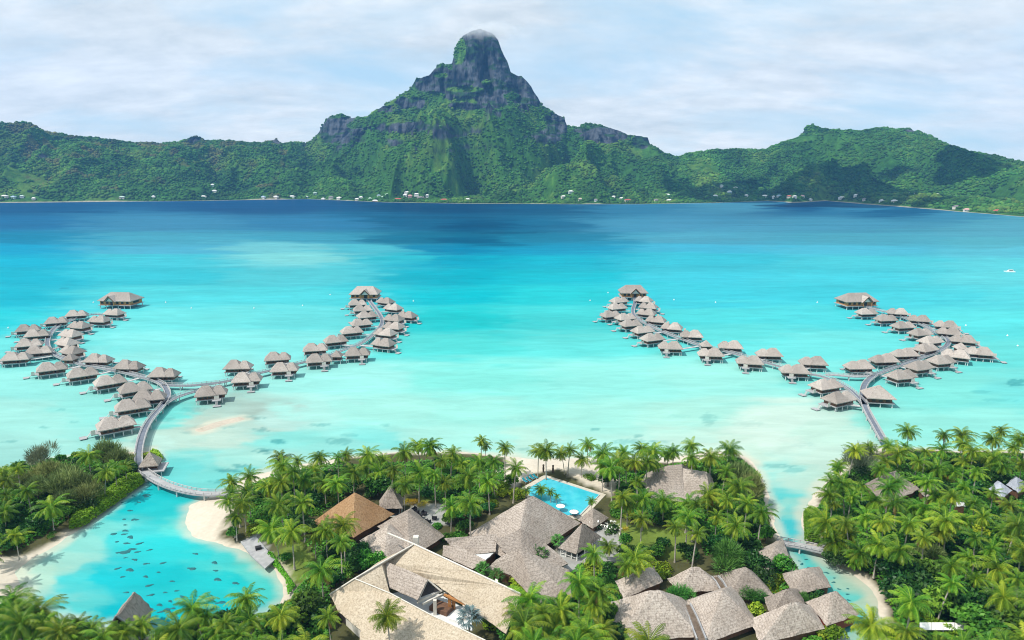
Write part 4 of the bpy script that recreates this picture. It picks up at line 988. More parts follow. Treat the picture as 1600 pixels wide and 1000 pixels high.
pyramid('spa_house', 'small spa roof nearest the canal bridge', B_, (1182,863), (1233,873), (1192,896), (1213,853), 3.4, 7.4, seed=18, group=SP, sm=3)
pyramid('spa_house', 'small spa roof on the canal bank above the dark green shrub', B_, (1224,897), (1297,916), (1240,928), (1257,886), 3.4, 8.2, seed=19, group=SP, sm=3)
pyramid('spa_house', 'narrow peaked spa roof right of the pandanus tufts', B_, (1196,934), (1258,946), (1206,962), (1230,919), 3.6, 8.8, seed=20, group=SP, sm=3)
pyramid('spa_house', 'low joined spa roof at the bottom edge above the palms', B_, (1176,967), (1285,982), (1190,1004), (1241,941), 3.6, 9.0, seed=21, group=SP, ridge=.1, sm=3)
r, e, o = pyramid('spa_house', 'spa roof over dark red walls standing above the canal water', B_, (1261,941), (1341,959), (1293,976), (1301,924), 3.8, 8.6, seed=22, group=SP, ridge=.15, walls='redwood', sm=3, wk=.84)
for q in inset([(v.x, v.y) for v in e], .8): MB().bar((q[0], q[1], -1.5), (q[0], q[1], 1.2), .25, 8).build('pile', M['concrete'], r, o)
# channel of timber boards between two spa roofs
def strip_thing(name, label, cat, pts, z, w, mat, h=.5):
    P = [Vector(tuple(G(a, b, z))[:2]) for a, b in pts]; o = (P[0].x, P[0].y, 1.0); r = tag(empty(name, o), label, cat)
    ribbon(P, w, .9, z).build('deck', M['darkbark'], r, o)
    for s in (1, -1): ribbon(P, .3, z, z+h, s*(w/2)).build('side_board', M['greywood'], r, o)
    return r
strip_thing('timber_walk', 'narrow timber walk between the broadest spa roof and its peaked neighbour', 'walkway', [(1072,945),(1082,965),(1092,990),(1096,1000)], 4.6, 2.0, 'wood')
strip_thing('timber_walk', 'short timber walk between the top centre spa roof and its right neighbour', 'walkway', [(1117,902),(1124,910),(1131,922)], 4.6, 1.8, 'wood')
# ---- roofs among trees
o = tuple(G(205, 960, 1)); r = tag(empty('boat_shelter', o), 'steep grey thatched gable roof on the left lagoon shore', 'shelter')
roof_obj('thatched_roof', [G(211,924,9.6), G(181,962,9.6), G(226,992,2.6), G(239,952,2.6)], [[0, 1, 2, 3]], M['thatch'], r, o, smooth=0, seed=30)
roof_obj('thatched_roof', [G(211,924,9.6), G(181,962,9.6), G(160,1000,2.6), G(186,952,2.6)], [[0, 1, 2, 3]], M['thatch'], r, o, smooth=0, seed=31)
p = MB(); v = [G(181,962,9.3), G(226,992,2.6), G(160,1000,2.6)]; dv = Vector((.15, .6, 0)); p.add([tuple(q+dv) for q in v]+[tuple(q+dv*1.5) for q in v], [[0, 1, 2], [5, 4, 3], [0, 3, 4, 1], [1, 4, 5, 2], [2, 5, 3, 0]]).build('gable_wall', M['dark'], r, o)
p = MB(); p.bar(G(181,962,9.7), G(226,992,2.7), .2, 6).bar(G(181,962,9.7), G(160,1000,2.7), .2, 6); p.build('barge_board', M['greywood'], r, o)
for (x, y) in ((188,958), (232,956), (222,990), (166,998)): MB().bar(G(x, y, 2.6), Vector(tuple(G(x, y, 2.6))[:2]+(-1.5,)), .18, 7).build('post', M['wood'], r, o)
MB().prism([tuple(G(a, b, 1.4))[:2] for a, b in ((186,962),(236,960),(224,996),(164,1002))], 1.0, 1.4).build('floor', M['greywood'], r, o)
pyramid('grove_house', 'long grey roof slope half hidden by palms in the right grove', B_, (1350,756), (1437,764), (1385,790), (1376,746), 4.6, 9.2, seed=23, ridge=.55)
pyramid('grove_house', 'small grey peaked roof right of the long one in the right grove', B_, (1434,766), (1468,764), (1450,782), (1452,748), 4.6, 8.8, seed=24)
pyramid('grove_house', 'pale blue-grey peaked roof near the right edge of the grove', B_, (1544,764), (1581,766), (1566,780), (1562,753), 5.0, 9.4, 'thatch_blue', seed=25)
pyramid('grove_house', 'blue-grey roof just behind the pale blue peaked roof', B_, (1572,757), (1606,756), (1592,770), (1587,745), 5.0, 9.0, 'thatch_blue', seed=26)
lean('shed', 'tiny pale roof corner showing through the right grove palms', [(1492,784),(1506,784),(1508,791),(1493,791)], [6.2, 6.2, 5.2, 5.2], 'concrete', .2, 'shed')
o = tuple(G(1472, 982, 3.4)); r = tag(empty('flat_shed', o), 'flat white metal roof low among bushes at the bottom right', 'shed')
for k in range(4):
    p = MB(); x0, x1 = 1437+k*18.5, 1437+(k+1)*18.5-1.0; panel(p, [(x0,972.5),(x1,972.5),(x1,984-(1 if k == 3 else 0)),(x0,984)], [3.6, 3.6, 3.3, 3.3], .12); p.build('roof_sheet', M['white'], r, o)
p = MB(); panel(p, [(1436,974),(1511,974),(1511,984),(1436,984)], [3.3, 3.3, 3.05, 3.05], .1); p.build('frame', M['black'], r, o)
for x in (1438, 1474, 1508): q = G(x, 984, 3.0); MB().box(q.x, q.y, 1, .2, .2, 2.0).build('post', M['greywood'], r, o)

# ---------------------------------------------------------------- pool and terraces
pool = [(854,746),(937,773),(906,805),(882,806),(846,790),(818,767)]
o = tuple(G(870, 775, 1.6)); r = tag(empty('swimming_pool', o), 'turquoise angular swimming pool between the beach and the largest hip roof', 'pool')
pw = W(pool, 1.75)
wmm, n, l, b = new_mat('pool_water')
tc = n.new('ShaderNodeTexCoord'); no = nd(n, 'ShaderNodeTexNoise', Scale=.25, Detail=4); l.new(tc.outputs['Object'], no.inputs['Vector'])
l.new(mixc(n, l, ramp(n, l, no.outputs['Fac'], [(.3, 0.), (.7, 1.)]), (.02, .36, .47), (.06, .47, .55)), b.inputs['Base Color'])
b.inputs['Roughness'].default_value = .12; b.inputs['Specular IOR Level'].default_value = .3
bp = nd(n, 'ShaderNodeBump', Strength=.3, Distance=.05); nw = nd(n, 'ShaderNodeTexNoise', Scale=1.6, Detail=3); l.new(tc.outputs['Object'], nw.inputs['Vector']); l.new(nw.outputs['Fac'], bp.inputs['Height']); l.new(bp.outputs[0], b.inputs['Normal'])
MB().prism(pw, 1.0, 1.75).build('pool_water', wmm, r, o)
P = [Vector(q) for q in pw]+[Vector(pw[0])]
ribbon(P, .42, 1.0, 1.84).build('coping', M['paving'], r, o)
o = tuple(G(870, 775, 1.6)); P2 = inset(pw, 1.16)
tag(MB().prism(P2, .8, 1.62).build('pool_deck', plain('pool_sand', (.44, .40, .33), (.56, .51, .43), .6, .9)), kind='structure')
def umbrella(px, py, label):
    c = G(px, py, 4.2); r = tag(empty('parasol', (c.x, c.y, 1.62), 0, .74), label, 'parasol', 'white parasols by the pool')
    k = MB(); nseg = 12
    vs = [(0, 0, 3.1)]+[(1.9*math.cos(2*math.pi*i/nseg), 1.9*math.sin(2*math.pi*i/nseg), 2.45) for i in range(nseg)]+[(0, 0, 2.9)]+[(1.85*math.cos(2*math.pi*i/nseg), 1.85*math.sin(2*math.pi*i/nseg), 2.40) for i in range(nseg)]
    k.add(vs, [[0, 1+i, 1+(i+1) % nseg] for i in range(nseg)]+[[nseg+1, nseg+2+(i+1) % nseg, nseg+2+i] for i in range(nseg)]+[[1+i, nseg+2+i, nseg+2+(i+1) % nseg, 1+(i+1) % nseg] for i in range(nseg)])
    k.build('canopy', M['white'], r); MB().bar((0, 0, 0), (0, 0, 3.2), .06, 7).build('pole', M['palewood'], r)
    MB().bar((0, 0, 0), (0, 0, .12), .4, 12).build('base', M['concrete'], r)
umbrella(897, 796, 'white round parasol over the teal loungers at the pool corner')
umbrella(876, 787, 'white round parasol beside the small palm at the pool edge')
def lounger_proto():
    r = empty('sun_lounger'); f = MB(); f.box(0, 0, .28, .75, 2.0, .06)
    f.build('frame', M['palewood'], r)
    MB().box(0, -.35, .345, .68, 1.25, .1).build('cushion', M['teal'], r)
    k = MB(); k.add([(-.34, .28, .35), (.34, .28, .35), (.34, .95, .85), (-.34, .95, .85), (-.34, .28, .45), (.34, .28, .45), (.34, .95, .95), (-.34, .95, .95)], [[3, 2, 1, 0], [4, 5, 6, 7], [0, 1, 5, 4], [1, 2, 6, 5], [2, 3, 7, 6], [3, 0, 4, 7]]); k.build('backrest', M['teal'], r)
    for x in (-.32, .32):
        for y in (-.9, .9): MB().box(x, y, 0, .08, .08, .28).build('leg', M['palewood'], r)
    return r
lp = lounger_proto(); lg = 'teal sun loungers around the pool'
LO = [(820,753,'teal sun lounger on the beach sand, leftmost beside the pool'),(826,751.5,'teal sun lounger on the beach sand, second from the left'),(831,748,'teal sun lounger on the beach sand, third from the left'),(836.5,746.5,'teal sun lounger on the beach sand, nearest the pool tip'),(894,804,'teal sun lounger under the corner parasol, left one'),(900,805,'teal sun lounger under the corner parasol, right one')]
oc = [lp]+[copy_tree(lp) for _ in LO[1:]]
for ob, (a, b, lb) in zip(oc, LO):
    q = G(a, b, 1.55); ob.location = (q.x, q.y, 1.55 if a < 850 else 1.62); ob.rotation_euler = (0, 0, math.radians(35 if a < 850 else -20)); ob.scale = (1.25, 1.25, 1.2); tag(ob, lb, 'sun lounger', lg)
def totem():
    r = empty('carved_post')
    k = MB(); k.bar((0, 0, 0), (0, 0, 1.4), .30, 8, .34).bar((0, 0, 1.4), (0, 0, 2.0), .40, 8, .30).bar((0, 0, 2.0), (0, 0, 2.7), .24, 8, .36)
    k.build('shaft', M['darkbark'], r); MB().bar((0, 0, 2.7), (0, 0, 3.0), .42, 8, .2).build('head', M['darkbark'], r); return r
tp = totem(); TO = [(849,738,'dark carved wooden post on the beach, left of two'),(864,739,'dark carved wooden post on the beach, right of two')]
for ob, (a, b, lb) in zip([tp, copy_tree(tp)], TO):
    q = G(a, b, 1.4); ob.location = (q.x, q.y, 1.4); tag(ob, lb, 'post', 'carved posts on the beach')
def chair_proto():
    r = empty('wicker_armchair')
    MB().box(0, 0, .3, 1.0, 1.0, .2).build('seat', M['black'], r); MB().box(0, .45, .5, 1.0, .14, .6).build('backrest', M['black'], r)
    for s in (-1, 1): MB().box(s*.46, 0, .5, .12, .9, .28).build('armrest', M['black'], r)
    for x in (-.42, .42):
        for y in (-.42, .42): MB().box(x, y, 0, .1, .1, .3).build('leg', M['black'], r)
    return r
cp = chair_proto(); CH = [(647,799,'topmost'),(651,804,'second highest'),(663,805,'third highest'),(656,810,'leftmost low'),(679,812,'rightmost'),(669,817,'lowest')]
for ob, (a, b, lb) in zip([cp]+[copy_tree(cp) for _ in CH[1:]], CH):
    q = G(a, b, 1.5); ob.location = (q.x, q.y, 1.5); ob.rotation_euler = (0, 0, a*1.3); ob.scale = (1.35,)*3; tag(ob, lb+' black wicker armchair on the paved dining terrace', 'armchair', 'black armchairs on the dining terrace')
# lagoon-side timber platform
o = tuple(G(402, 862, 1.5)); r = tag(empty('lagoon_platform', o), 'grey timber platform at the lagoon edge below the west palms', 'platform')
MB().prism(W([(376,846),(400,838),(430,874),(414,888),(392,868)], 1.7), 1.3, 1.7).build('deck', M['greywood'], r, o)
q = G(404, 858, 1.7); MB().box(q.x, q.y, 1.7, 1.6, 1.2, .8, .5).build('table', M['black'], r, o)

# ---------------------------------------------------------------- plants
def palm_crown(seed, nf=24, R=4.8, old=.25):
    nf = int(nf*1.3)
    rng = np.random.default_rng(seed); V, F, T = [], [], []; nv = 0
    for k in range(nf):
        t = k/nf; az = k*2.39996+rng.normal(0, .18)
        el = math.radians(78-112*t**.85+rng.normal(0, 7)); L = R*(.72+.38*math.sin(math.pi*min(1, t*1.15+.18)))*rng.uniform(.88, 1.08)
        ns = 9; p = np.array([0, 0, .1]); pts = [p]; e = el; dirs = []
        for i in range(ns):
            d = np.array([math.cos(az)*math.cos(e), math.sin(az)*math.cos(e), math.sin(e)]); dirs.append(d)
            p = p+d*L/ns; pts.append(p); e -= (.085+.135*(i/ns)+.04*t)*(1.3 if t < .3 else 1.0)
        dirs.append(dirs[-1]); side = np.array([-math.sin(az), math.cos(az), 0])
        dead = t > .86 and rng.random() < .16
        base_t = 1.0 if dead else np.clip(.50+.30*rng.normal(0, .5)+(.42 if t > 1-old else 0)*rng.random()-.12*(t < .2), .05, .88)
        m_ = 17
        for j in range(m_):
            f = .10+.90*j/(m_-1); a = f*ns; i = min(int(a), ns-1); q = pts[i]+(pts[i+1]-pts[i])*(a-i); d = dirs[i]
            ll = 1.12*R/4.8*(math.sin(math.pi*(.18+.78*f))**.7)*rng.uniform(.85, 1.1); up = np.cross(side, d); up = up if up[2] > 0 else -up
            for s in (-1, 1):
                out = side*s*.80+d*.55-up*(.18+.30*rng.random()+.2*t)-np.array([0, 0, .18]); out /= np.linalg.norm(out)
                w = .15*R/4.8; tip = q+out*ll-np.array([0, 0, .12*ll])
                mid = q+out*ll*.5+up*.05
                V += [q-d*w*.5, mid-d*w*.55, tip, mid+d*w*.55, q+d*w*.5]; F += [(nv, nv+1, nv+3, nv+4), (nv+1, nv+2, nv+2, nv+3)]
                tv = 1.0 if dead else np.clip(base_t+rng.normal(0, .09)+.12*(f-.5), 0, .9); T += [tv]*5; nv += 5
        for i in range(ns):      # rachis
            w0, w1 = .10*(1-i/ns)+.02, .10*(1-(i+1)/ns)+.02
            V += [pts[i]-side*w0, pts[i]+side*w0, pts[i+1]+side*w1, pts[i+1]-side*w1]; F.append((nv, nv+1, nv+2, nv+3)); T += [min(.9, base_t+.25)]*4; nv += 4
    me = bpy.data.meshes.new('palm_crown')
    me.from_pydata([tuple(v) for v in V], [], [f if f[1] != f[2] and f[2] != f[3] and len(set(f)) == 4 else tuple(dict.fromkeys(f)) for f in F])
    a = me.attributes.new('leaf_tint', 'FLOAT', 'POINT'); a.data.foreach_set('value', np.array(T, np.float32))
    me.materials.append(M['palm']); me.update(); return me
def palm_trunk(seed, h, lean):
    rng = random.Random(seed); mb = MB(); n, k = 9, 7; az = rng.uniform(0, 6.28)
    pts = []
    for i in range(n+1):
        t = i/n; off = lean*h*(t**1.6); pts.append((math.cos(az)*off, math.sin(az)*off, h*t, (.20 if t > .1 else .34-.14*t/.1)*(1-.38*t)))
    vs = [(x+r*math.cos(6.2832*j/k), y+r*math.sin(6.2832*j/k), z) for x, y, z, r in pts for j in range(k)]
    fs = [[i*k+j, i*k+(j+1) % k, (i+1)*k+(j+1) % k, (i+1)*k+j] for i in range(n) for j in range(k)]
    mb.add(vs, fs); return mb.mesh('palm_trunk', M['bark'], smooth=True), pts[-1][:3]
CROWNS = [palm_crown(100+i, [22, 25, 20, 27, 23, 18, 24, 26][i], [4.6, 5.0, 4.4, 5.2, 4.8, 4.2, 5.4, 4.7][i], [.2, .35, .15, .3, .25, .4, .2, .3][i]) for i in range(8)]
TRUNKS = [(palm_trunk(i, 10.0, ln), ln) for i, ln in enumerate([.02, .05, .10, .0, .16, .07])]
rp = random.Random(77)
PLANTS = []  # (root, px, py, noun)
def palm(px, py, h=None, size=1.0, small=False):
    h = h or rp.uniform(7.0, 12.4); c = G(px, py, 1.3+h)
    for _ in range(7):
        if c.y > 132 and signed_distance(np.array([[c.x]]), np.array([[c.y]]), LANDW)[0, 0] < 1.2: h *= .86; c = G(px, py, 1.3+h)
    (tm, top), ln = rp.choice(TRUNKS); s = h/10.0; rz = rp.uniform(0, 6.28)
    tx, ty = top[0]*math.cos(rz)-top[1]*math.sin(rz), top[0]*math.sin(rz)+top[1]*math.cos(rz)
    r = empty('coconut_palm', (c.x-tx*s, c.y-ty*s, 1.15), rz)
    t = link('trunk', tm, r); t.scale = (.9+.1*s, .9+.1*s, s)
    t.scale = (s, s, s)
    cr = link('crown', rp.choice(CROWNS), r, (top[0]*s, top[1]*s, h-.1)); cs = size*rp.uniform(.76, 1.18); cr.scale = (cs, cs, cs*rp.uniform(.9, 1.05)); cr.rotation_euler = (rp.gauss(0, .14), rp.gauss(0, .14), rp.uniform(0, 6.28))
    noun = ('tall ' if h > 10.6 else 'short ' if h < 6 else '')+('leaning ' if ln >= .10 else '')+'coconut palm'
    PLANTS.append((r, px, py, noun, 'palm', 'coconut palms of the resort groves')); PALM_AT.append((c.x, c.y)); return r
PALM_AT = []
def zl(lst, ox, oy, k=3.125): return [(ox+a/k, oy+b/k) for a, b in lst]
P6 = zl([(130,150),(120,110),(205,125),(310,110),(235,215),(330,230),(395,235),(225,330),(120,230),(480,180),(440,95),(400,110),(545,95),(615,115),(725,80),(790,50),(850,55),(800,180),(905,120),(960,90),(1120,50),(1100,25),(1215,60),(1160,130),(920,230),(1040,200),(1130,230),(955,350),(1045,330),(110,340),(75,460),(175,470),(290,490),(340,460),(425,440),(415,520),(320,660),(350,890),(640,880),(730,240),(670,170),(1150,210),(120,880),(1090,130),(1000,140),(870,190),(600,180),(540,150),(180,180),(280,170),(60,250)], 400, 680)
P7 = zl([(130,75),(165,75),(240,85),(285,70),(370,45),(340,115),(445,90),(445,150),(545,85),(525,130),(560,140),(635,70),(690,80),(660,130),(760,90),(790,80),(875,50),(880,110),(970,105),(1065,70),(20,160),(615,225),(540,300),(560,330),(740,320),(640,310),(630,410),(800,450),(905,480),(860,330),(900,340),(1050,320),(1045,180),(1110,250),(1000,400),(1090,440),(1220,380),(960,290),(330,720),(90,800),(150,870),(60,930),(290,910),(400,830),(440,950),(240,850),(420,760),(600,600),(560,640),(480,160),(600,130),(690,140),(1150,330),(860,400),(400,580),(20,860),(200,960),(360,960)], 800, 680)
P8 = zl([(590,50),(570,130),(545,170),(640,90),(735,130),(770,80),(850,70),(830,160),(910,180),(955,40),(1000,80),(1100,20),(1060,100),(1100,110),(1200,60),(1230,20),(340,160),(310,230),(360,240),(460,250),(410,300),(520,320),(320,330),(590,260),(700,350),(690,430),(380,430),(330,520),(400,480),(560,420),(540,530),(640,560),(870,420),(1010,500),(1170,470),(1090,560),(900,640),(900,720),(700,820),(500,930),(680,960),(1150,790),(1220,700),(760,500),(820,300),(960,260),(1100,280),(1010,330),(1180,340),(1220,440),(1050,400),(960,420),(450,570),(420,610),(300,290),(280,420),(480,400),(620,330),(780,230),(900,300),(1150,150),(1240,140),(670,60),(1020,180),(960,130),(840,470),(1240,560),(980,600),(1120,650),(1020,700),(760,360),(300,480)], 1200, 680)
P5 = zl([(85,165),(30,220),(430,100),(130,270),(25,370),(250,350),(75,490),(560,160),(520,180),(30,840),(70,870),(190,860),(100,920),(200,930),(380,920),(440,950),(940,850),(1000,880),(870,950),(1200,800),(1220,900),(1100,920),(1130,230),(1200,270),(1180,330),(1110,320),(1150,400),(1220,200),(20,950),(600,970),(690,930),(290,960),(610,150),(1130,280),(1060,960),(820,985),(30,290),(10,180),(130,860),(60,800),(330,985),(500,990),(1160,980)], 0, 680)
for a, b in P6+P7+P8+P5: palm(a, b)
palm(950, 853, 5.0, .6)
for a, b in ((845,764),(860,768),(870,774),(924,782),(822,766)): palm(a, b, 4.2, .52)
# crowns that rise into the picture's lower edge from palms rooted below it
for i in range(14): palm(-20+i*38+rp.uniform(-9, 9), 1012+rp.uniform(-4, 26))
for i in range(9): palm(835+i*22+rp.uniform(-8, 8), 1005+rp.uniform(-4, 20))
for i in range(7): palm(1405+i*33+rp.uniform(-9, 9), 1006+rp.uniform(-4, 22))
for i in range(6): palm(1612+rp.uniform(0, 30), 720+i*45)
for i in range(14): palm(1650+rp.uniform(0, 150), 720+i*17)
for i in range(6): palm(-14-rp.uniform(0, 25), 720+i*30)
# fill the right grove where crowns would otherwise leave gaps
RG = W([(1305,770),(1330,735),(1400,715),(1620,718),(1640,980),(1470,960),(1400,930),(1345,880)], 0)
cnt = 0; xs = [q[0] for q in RG]; ys = [q[1] for q in RG]
avoid = [tuple(G(a, b, 5))[:2] for a, b in ((1395,762),(1410,770),(1370,756),(1452,762),(1562,765),(1590,758),(1472,978),(1425,775))]
rr_ = random.Random(8)
for _ in range(3000):
    x, y = rr_.uniform(min(xs), max(xs)), rr_.uniform(min(ys), max(ys))
    if signed_distance(np.array([[x]]), np.array([[y]]), [RG])[0, 0] < 0: continue
    if any((x-a)**2+(y-b)**2 < 7.4**2 for a, b in PALM_AT): continue
    if any((x-a)**2+(y-b)**2 < 9**2 for a, b in avoid): continue
    h = rr_.uniform(8.5, 12); p_ = proj(x, y, 1.3+h)
    if p_[0] > 1640 or len(PALM_AT) > 298: continue
    if 1440 < p_[0] < 1510 and p_[1] > 955: continue
    palm(float(p_[0]), float(p_[1]), h); cnt += 1

def leaf_mesh(name, seed, rad, n, leaf, mat, flat=1.0, kind='dome', lobes=7):
    """crown of many leaf faces spread through several lobes with gaps between them"""
    rng = np.random.default_rng(seed)
    lc = rng.normal(0, 1, (lobes, 3)); lc /= np.linalg.norm(lc, axis=1)[:, None]; lc *= rng.uniform(.25, .68, (lobes, 1))*rad; lc[:, 2] = np.abs(lc[:, 2])*.8*flat; lc[0] = (0, 0, rad*.3)
    lr = rng.uniform(.34, .60, lobes)*rad
    li = rng.integers(0, lobes, n); d = rng.normal(0, 1, (n, 3)); d /= np.linalg.norm(d, axis=1)[:, None]
    d[:, 2] = np.where(d[:, 2] < -.35, -d[:, 2]*.5, d[:, 2])
    rr = lr[li]*rng.uniform(.62, 1.06, n)**.6
    C = lc[li]+d*rr[:, None]*np.array([1, 1, flat]); C[:, 2] = np.maximum(C[:, 2], -.15*rad)
    if kind == 'needle':
        ax = d+np.array([0, 0, .9])+rng.normal(0, .45, (n, 3)); lw = .16
    elif kind == 'spike':
        ax = d*1.0+np.array([0, 0, .25])+rng.normal(0, .35, (n, 3)); lw = .20
    else:
        ax = rng.normal(0, 1, (n, 3))+d*.3; lw = .72
    ax /= np.linalg.norm(ax, axis=1)[:, None]
    nm = d+np.array([0, 0, .55])+rng.normal(0, .5, (n, 3)); sd = np.cross(ax, nm); sd /= np.linalg.norm(sd, axis=1)[:, None]+1e-9
    s = leaf*rng.uniform(.65, 1.3, n)[:, None]; a, b = ax*s, sd*s*lw
    if kind in ('needle', 'spike'):
        V = np.stack([C-b*.5, C+a*1.1-b*.6, C+a*2.0, C+b*.5], 1)
    else:
        V = np.stack([C-a, C-b*.8+a*.1, C+a, C+b*.8+a*.1], 1)
    tl = rng.uniform(-.30, .30, lobes)[li]; T = np.clip(.5+tl+rng.normal(0, .2, n), 0, 1)
    me = np_mesh(name, V.reshape(-1, 3), np.arange(n*4).reshape(-1, 4), False, {'leaf_tint': np.repeat(T, 4)}); me.materials.append(M[mat]); return me
def limbs(seed, rad, h, mat='darkbark'):
    rng = random.Random(seed); mb = MB(); mb.bar((0, 0, -.2), (0, 0, h*.55), rad*.055+.05, 7, rad*.04+.03)
    for i in range(5):
        a = i*1.257+rng.uniform(-.4, .4); mb.bar((0, 0, h*.5), (math.cos(a)*rad*.5, math.sin(a)*rad*.5, h*.55+rad*rng.uniform(.3, .6)), rad*.03+.03, 5, .03)
    return mb.mesh('trunk', M[mat])
KIND = { # noun, category, mesh maker
 'broad': ('bright green tree', 'tree', 'broad', 900, .42, 'dome', 1.0), 'dark': ('dark green leafy tree', 'tree', 'darkleaf', 1000, .40, 'dome', .9),
 'lime': ('yellow-green leafy shrub', 'shrub', 'lime', 650, .40, 'dome', .9), 'yellow': ('yellow croton shrub', 'shrub', 'yellow', 420, .42, 'spike', .8),
 'olive': ('feathery olive casuarina', 'tree', 'olive', 1500, .62, 'needle', 1.15), 'ash': ('wispy grey-green casuarina', 'tree', 'ashleaf', 1200, .60, 'needle', 1.2),
 'pandan': ('spiky round pandanus', 'tree', 'pandan', 1500, .52, 'spike', .85), 'shrub': ('green shrub', 'shrub', 'broad', 520, .36, 'dome', .75), 'dshrub': ('dark green shrub', 'shrub', 'darkleaf', 520, .36, 'dome', .75)}
LM = {}
for k, (_, _, mt_, n_, lf, kd, fl) in KIND.items():
    LM[k] = [leaf_mesh('crown', 300+i*13+len(k)*7, 4.0, int(n_*1.35), lf*1.05, mt_, fl, kd, [7, 9, 6][i]) for i in range(3)]
TRK = [limbs(i, 4.0, 5.0) for i in range(3)]
def plant(kind, px, py, rad, h=None, noun=None):
    tree = KIND[kind][1] == 'tree'; h = h if h is not None else (rad*.75 if tree else rad*.18)
    c = G(px, py, 1.2+h+rad*.4); s = rad/4.0*1.12
    r = empty(KIND[kind][0].split()[-1] if KIND[kind][1] == 'shrub' else {'olive': 'casuarina', 'ash': 'casuarina', 'pandan': 'pandanus'}.get(kind, 'leafy_tree'), (c.x, c.y, 1.1), rp.uniform(0, 6.28))
    t = link('trunk', rp.choice(TRK), r); t.scale = (s, s, max(.15, (h+rad*.3)/5.0))
    cr = link('crown', rp.choice(LM[kind]), r, (0, 0, h+.1)); cr.scale = (s, s, s*rp.uniform(.9, 1.1))
    PLANTS.append((r, px, py, noun or KIND[kind][0], KIND[kind][1], KIND[kind][0]+'s')); return r
def many(ox, oy, lst, k=3.125):
    for kd, a, b, rad in lst: plant(kd, ox+a/k, oy+b/k, rad)
many(400, 680, [('broad',610,235,4.8),('broad',690,215,3.6),('shrub',930,490,2.6),('shrub',1000,485,2.4),('broad',1030,430,2.8),('shrub',450,650,3.2),('dark',500,600,3.4),('broad',555,610,4.0),('broad',220,810,5.2),('broad',150,850,4.2),('dark',300,860,3.6),('yellow',770,325,2.2),('yellow',815,330,2.0),('yellow',745,318,1.6),('dark',515,560,3.0),('lime',1200,245,2.8),('shrub',885,440,2.0),('broad',1240,210,2.6),('dark',460,240,3.2),('dark',640,150,3.0),('lime',1150,330,2.0),('dark',200,380,3.0),('dark',280,300,3.2),('dark',830,270,2.2),('dark',1130,340,2.4),('shrub',140,590,2.2),('lime',30,430,2.2),('dark',560,270,2.4),('dark',390,690,2.6),('lime',1170,890,3.0),('broad',1230,970,3.0),('dark',380,560,2.4),('dark',250,430,2.6)])
many(800, 680, [('dshrub',395,430,3.0),('dshrub',490,450,2.8),('yellow',552,455,1.3),('shrub',550,500,2.4),('pandan',1060,585,5.6),('dark',1190,600,3.6),('pandan',820,765,3.2),('pandan',1135,755,2.8),('pandan',1195,770,2.4),('lime',1190,850,2.6),('lime',50,720,3.4),('lime',110,770,2.6),('lime',20,280,3.0),('lime',700,650,3.4),('lime',740,640,2.6),('dark',470,195,3.8),('lime',400,640,3.0),('dshrub',520,780,1.4),('dark',1230,680,3.0),('lime',380,690,2.4),('dark',740,520,2.6),('olive',1120,190,5.6),('olive',1175,260,5.2),('dark',560,560,2.8),('broad',700,560,2.6),('dark',860,560,3.2),('dark',1000,510,3.2),('dark',640,560,2.4),('dark',980,200,2.6),('lime',380,200,2.0),('dark',1150,520,3.4),('broad',450,860,3.2),('dark',520,960,3.2),('broad',250,800,2.8),('dark',200,830,2.6),('lime',560,710,2.0),('shrub',460,720,2.4),('dark',1190,430,3.2),('broad',1240,470,2.8),('lime',905,775,1.2)])
many(1200, 680, [('ash',430,110,5.4),('ash',475,95,4.6),('broad',90,620,3.2),('lime',40,700,3.2),('lime',20,740,2.6),('dshrub',200,745,3.0),('dshrub',240,760,2.6),('pandan',160,785,1.8),('dark',300,586,2.0),('dark',360,602,2.4),('dark',650,640,5.0),('dark',720,700,5.2),('dark',640,720,4.4),('dark',690,770,4.6),('broad',850,780,5.0),('broad',780,640,4.4),('dark',740,760,4.4),('broad',1040,900,5.0),('broad',1130,960,4.6),('broad',1200,900,5.0),('lime',1000,820,3.4),('broad',600,500,3.6),('olive',800,570,3.8),('lime',250,950,3.0),('lime',330,960,3.0),('broad',680,205,3.8),('broad',720,215,3.0),('lime',1040,850,2.4),('dark',900,800,4.0),('dark',1000,760,4.0),('dark',1170,850,4.2),('olive',1200,930,3.6),('lime',600,960,3.2),('dark',480,330,3.6),('dark',840,240,3.6),('dark',1000,230,3.6),('dark',1130,200,3.6),('dark',620,460,3.6),('dark',830,520,3.6),('dark',1130,420,3.6),('dark',450,150,3.2),('dark',640,190,3.0),('dark',1000,560,3.8),('dark',1220,620,3.8),('broad',320,400,3.0),('lime',790,900,2.6),('lime',860,940,2.4),('dark',700,520,3.4),('dark',960,480,3.4)])
many(0, 680, [('ash',200,95,4.8),('olive',240,170,5.0),('olive',330,200,5.8),('olive',400,230,5.0),('olive',290,250,4.8),('olive',540,80,5.0),('olive',590,110,4.2),('olive',500,90,4.0),('olive',450,270,4.0),('olive',300,320,4.2),('broad',330,365,2.8),('olive',110,220,3.8),('olive',390,300,4.0),('dark',40,430,3.2),('dark',150,430,3.0),('dark',0,520,3.0),('lime',720,95,2.4),('lime',750,100,1.8),('broad',1135,460,2.2),('lime',1235,450,2.4),('shrub',250,480,1.5),('broad',180,400,2.8),('dark',480,200,3.4),('olive',180,260,4.2),('dark',60,360,3.4),('lime',10,930,2.6),('broad',140,900,2.8),('broad',900,930,3.0),('dark',1060,900,3.0),('broad',1150,870,3.0),('dark',350,960,3.0),('lime',950,960,2.6),('dark',620,150,3.0),('dark',220,330,3.4),('dark',420,320,3.0)])
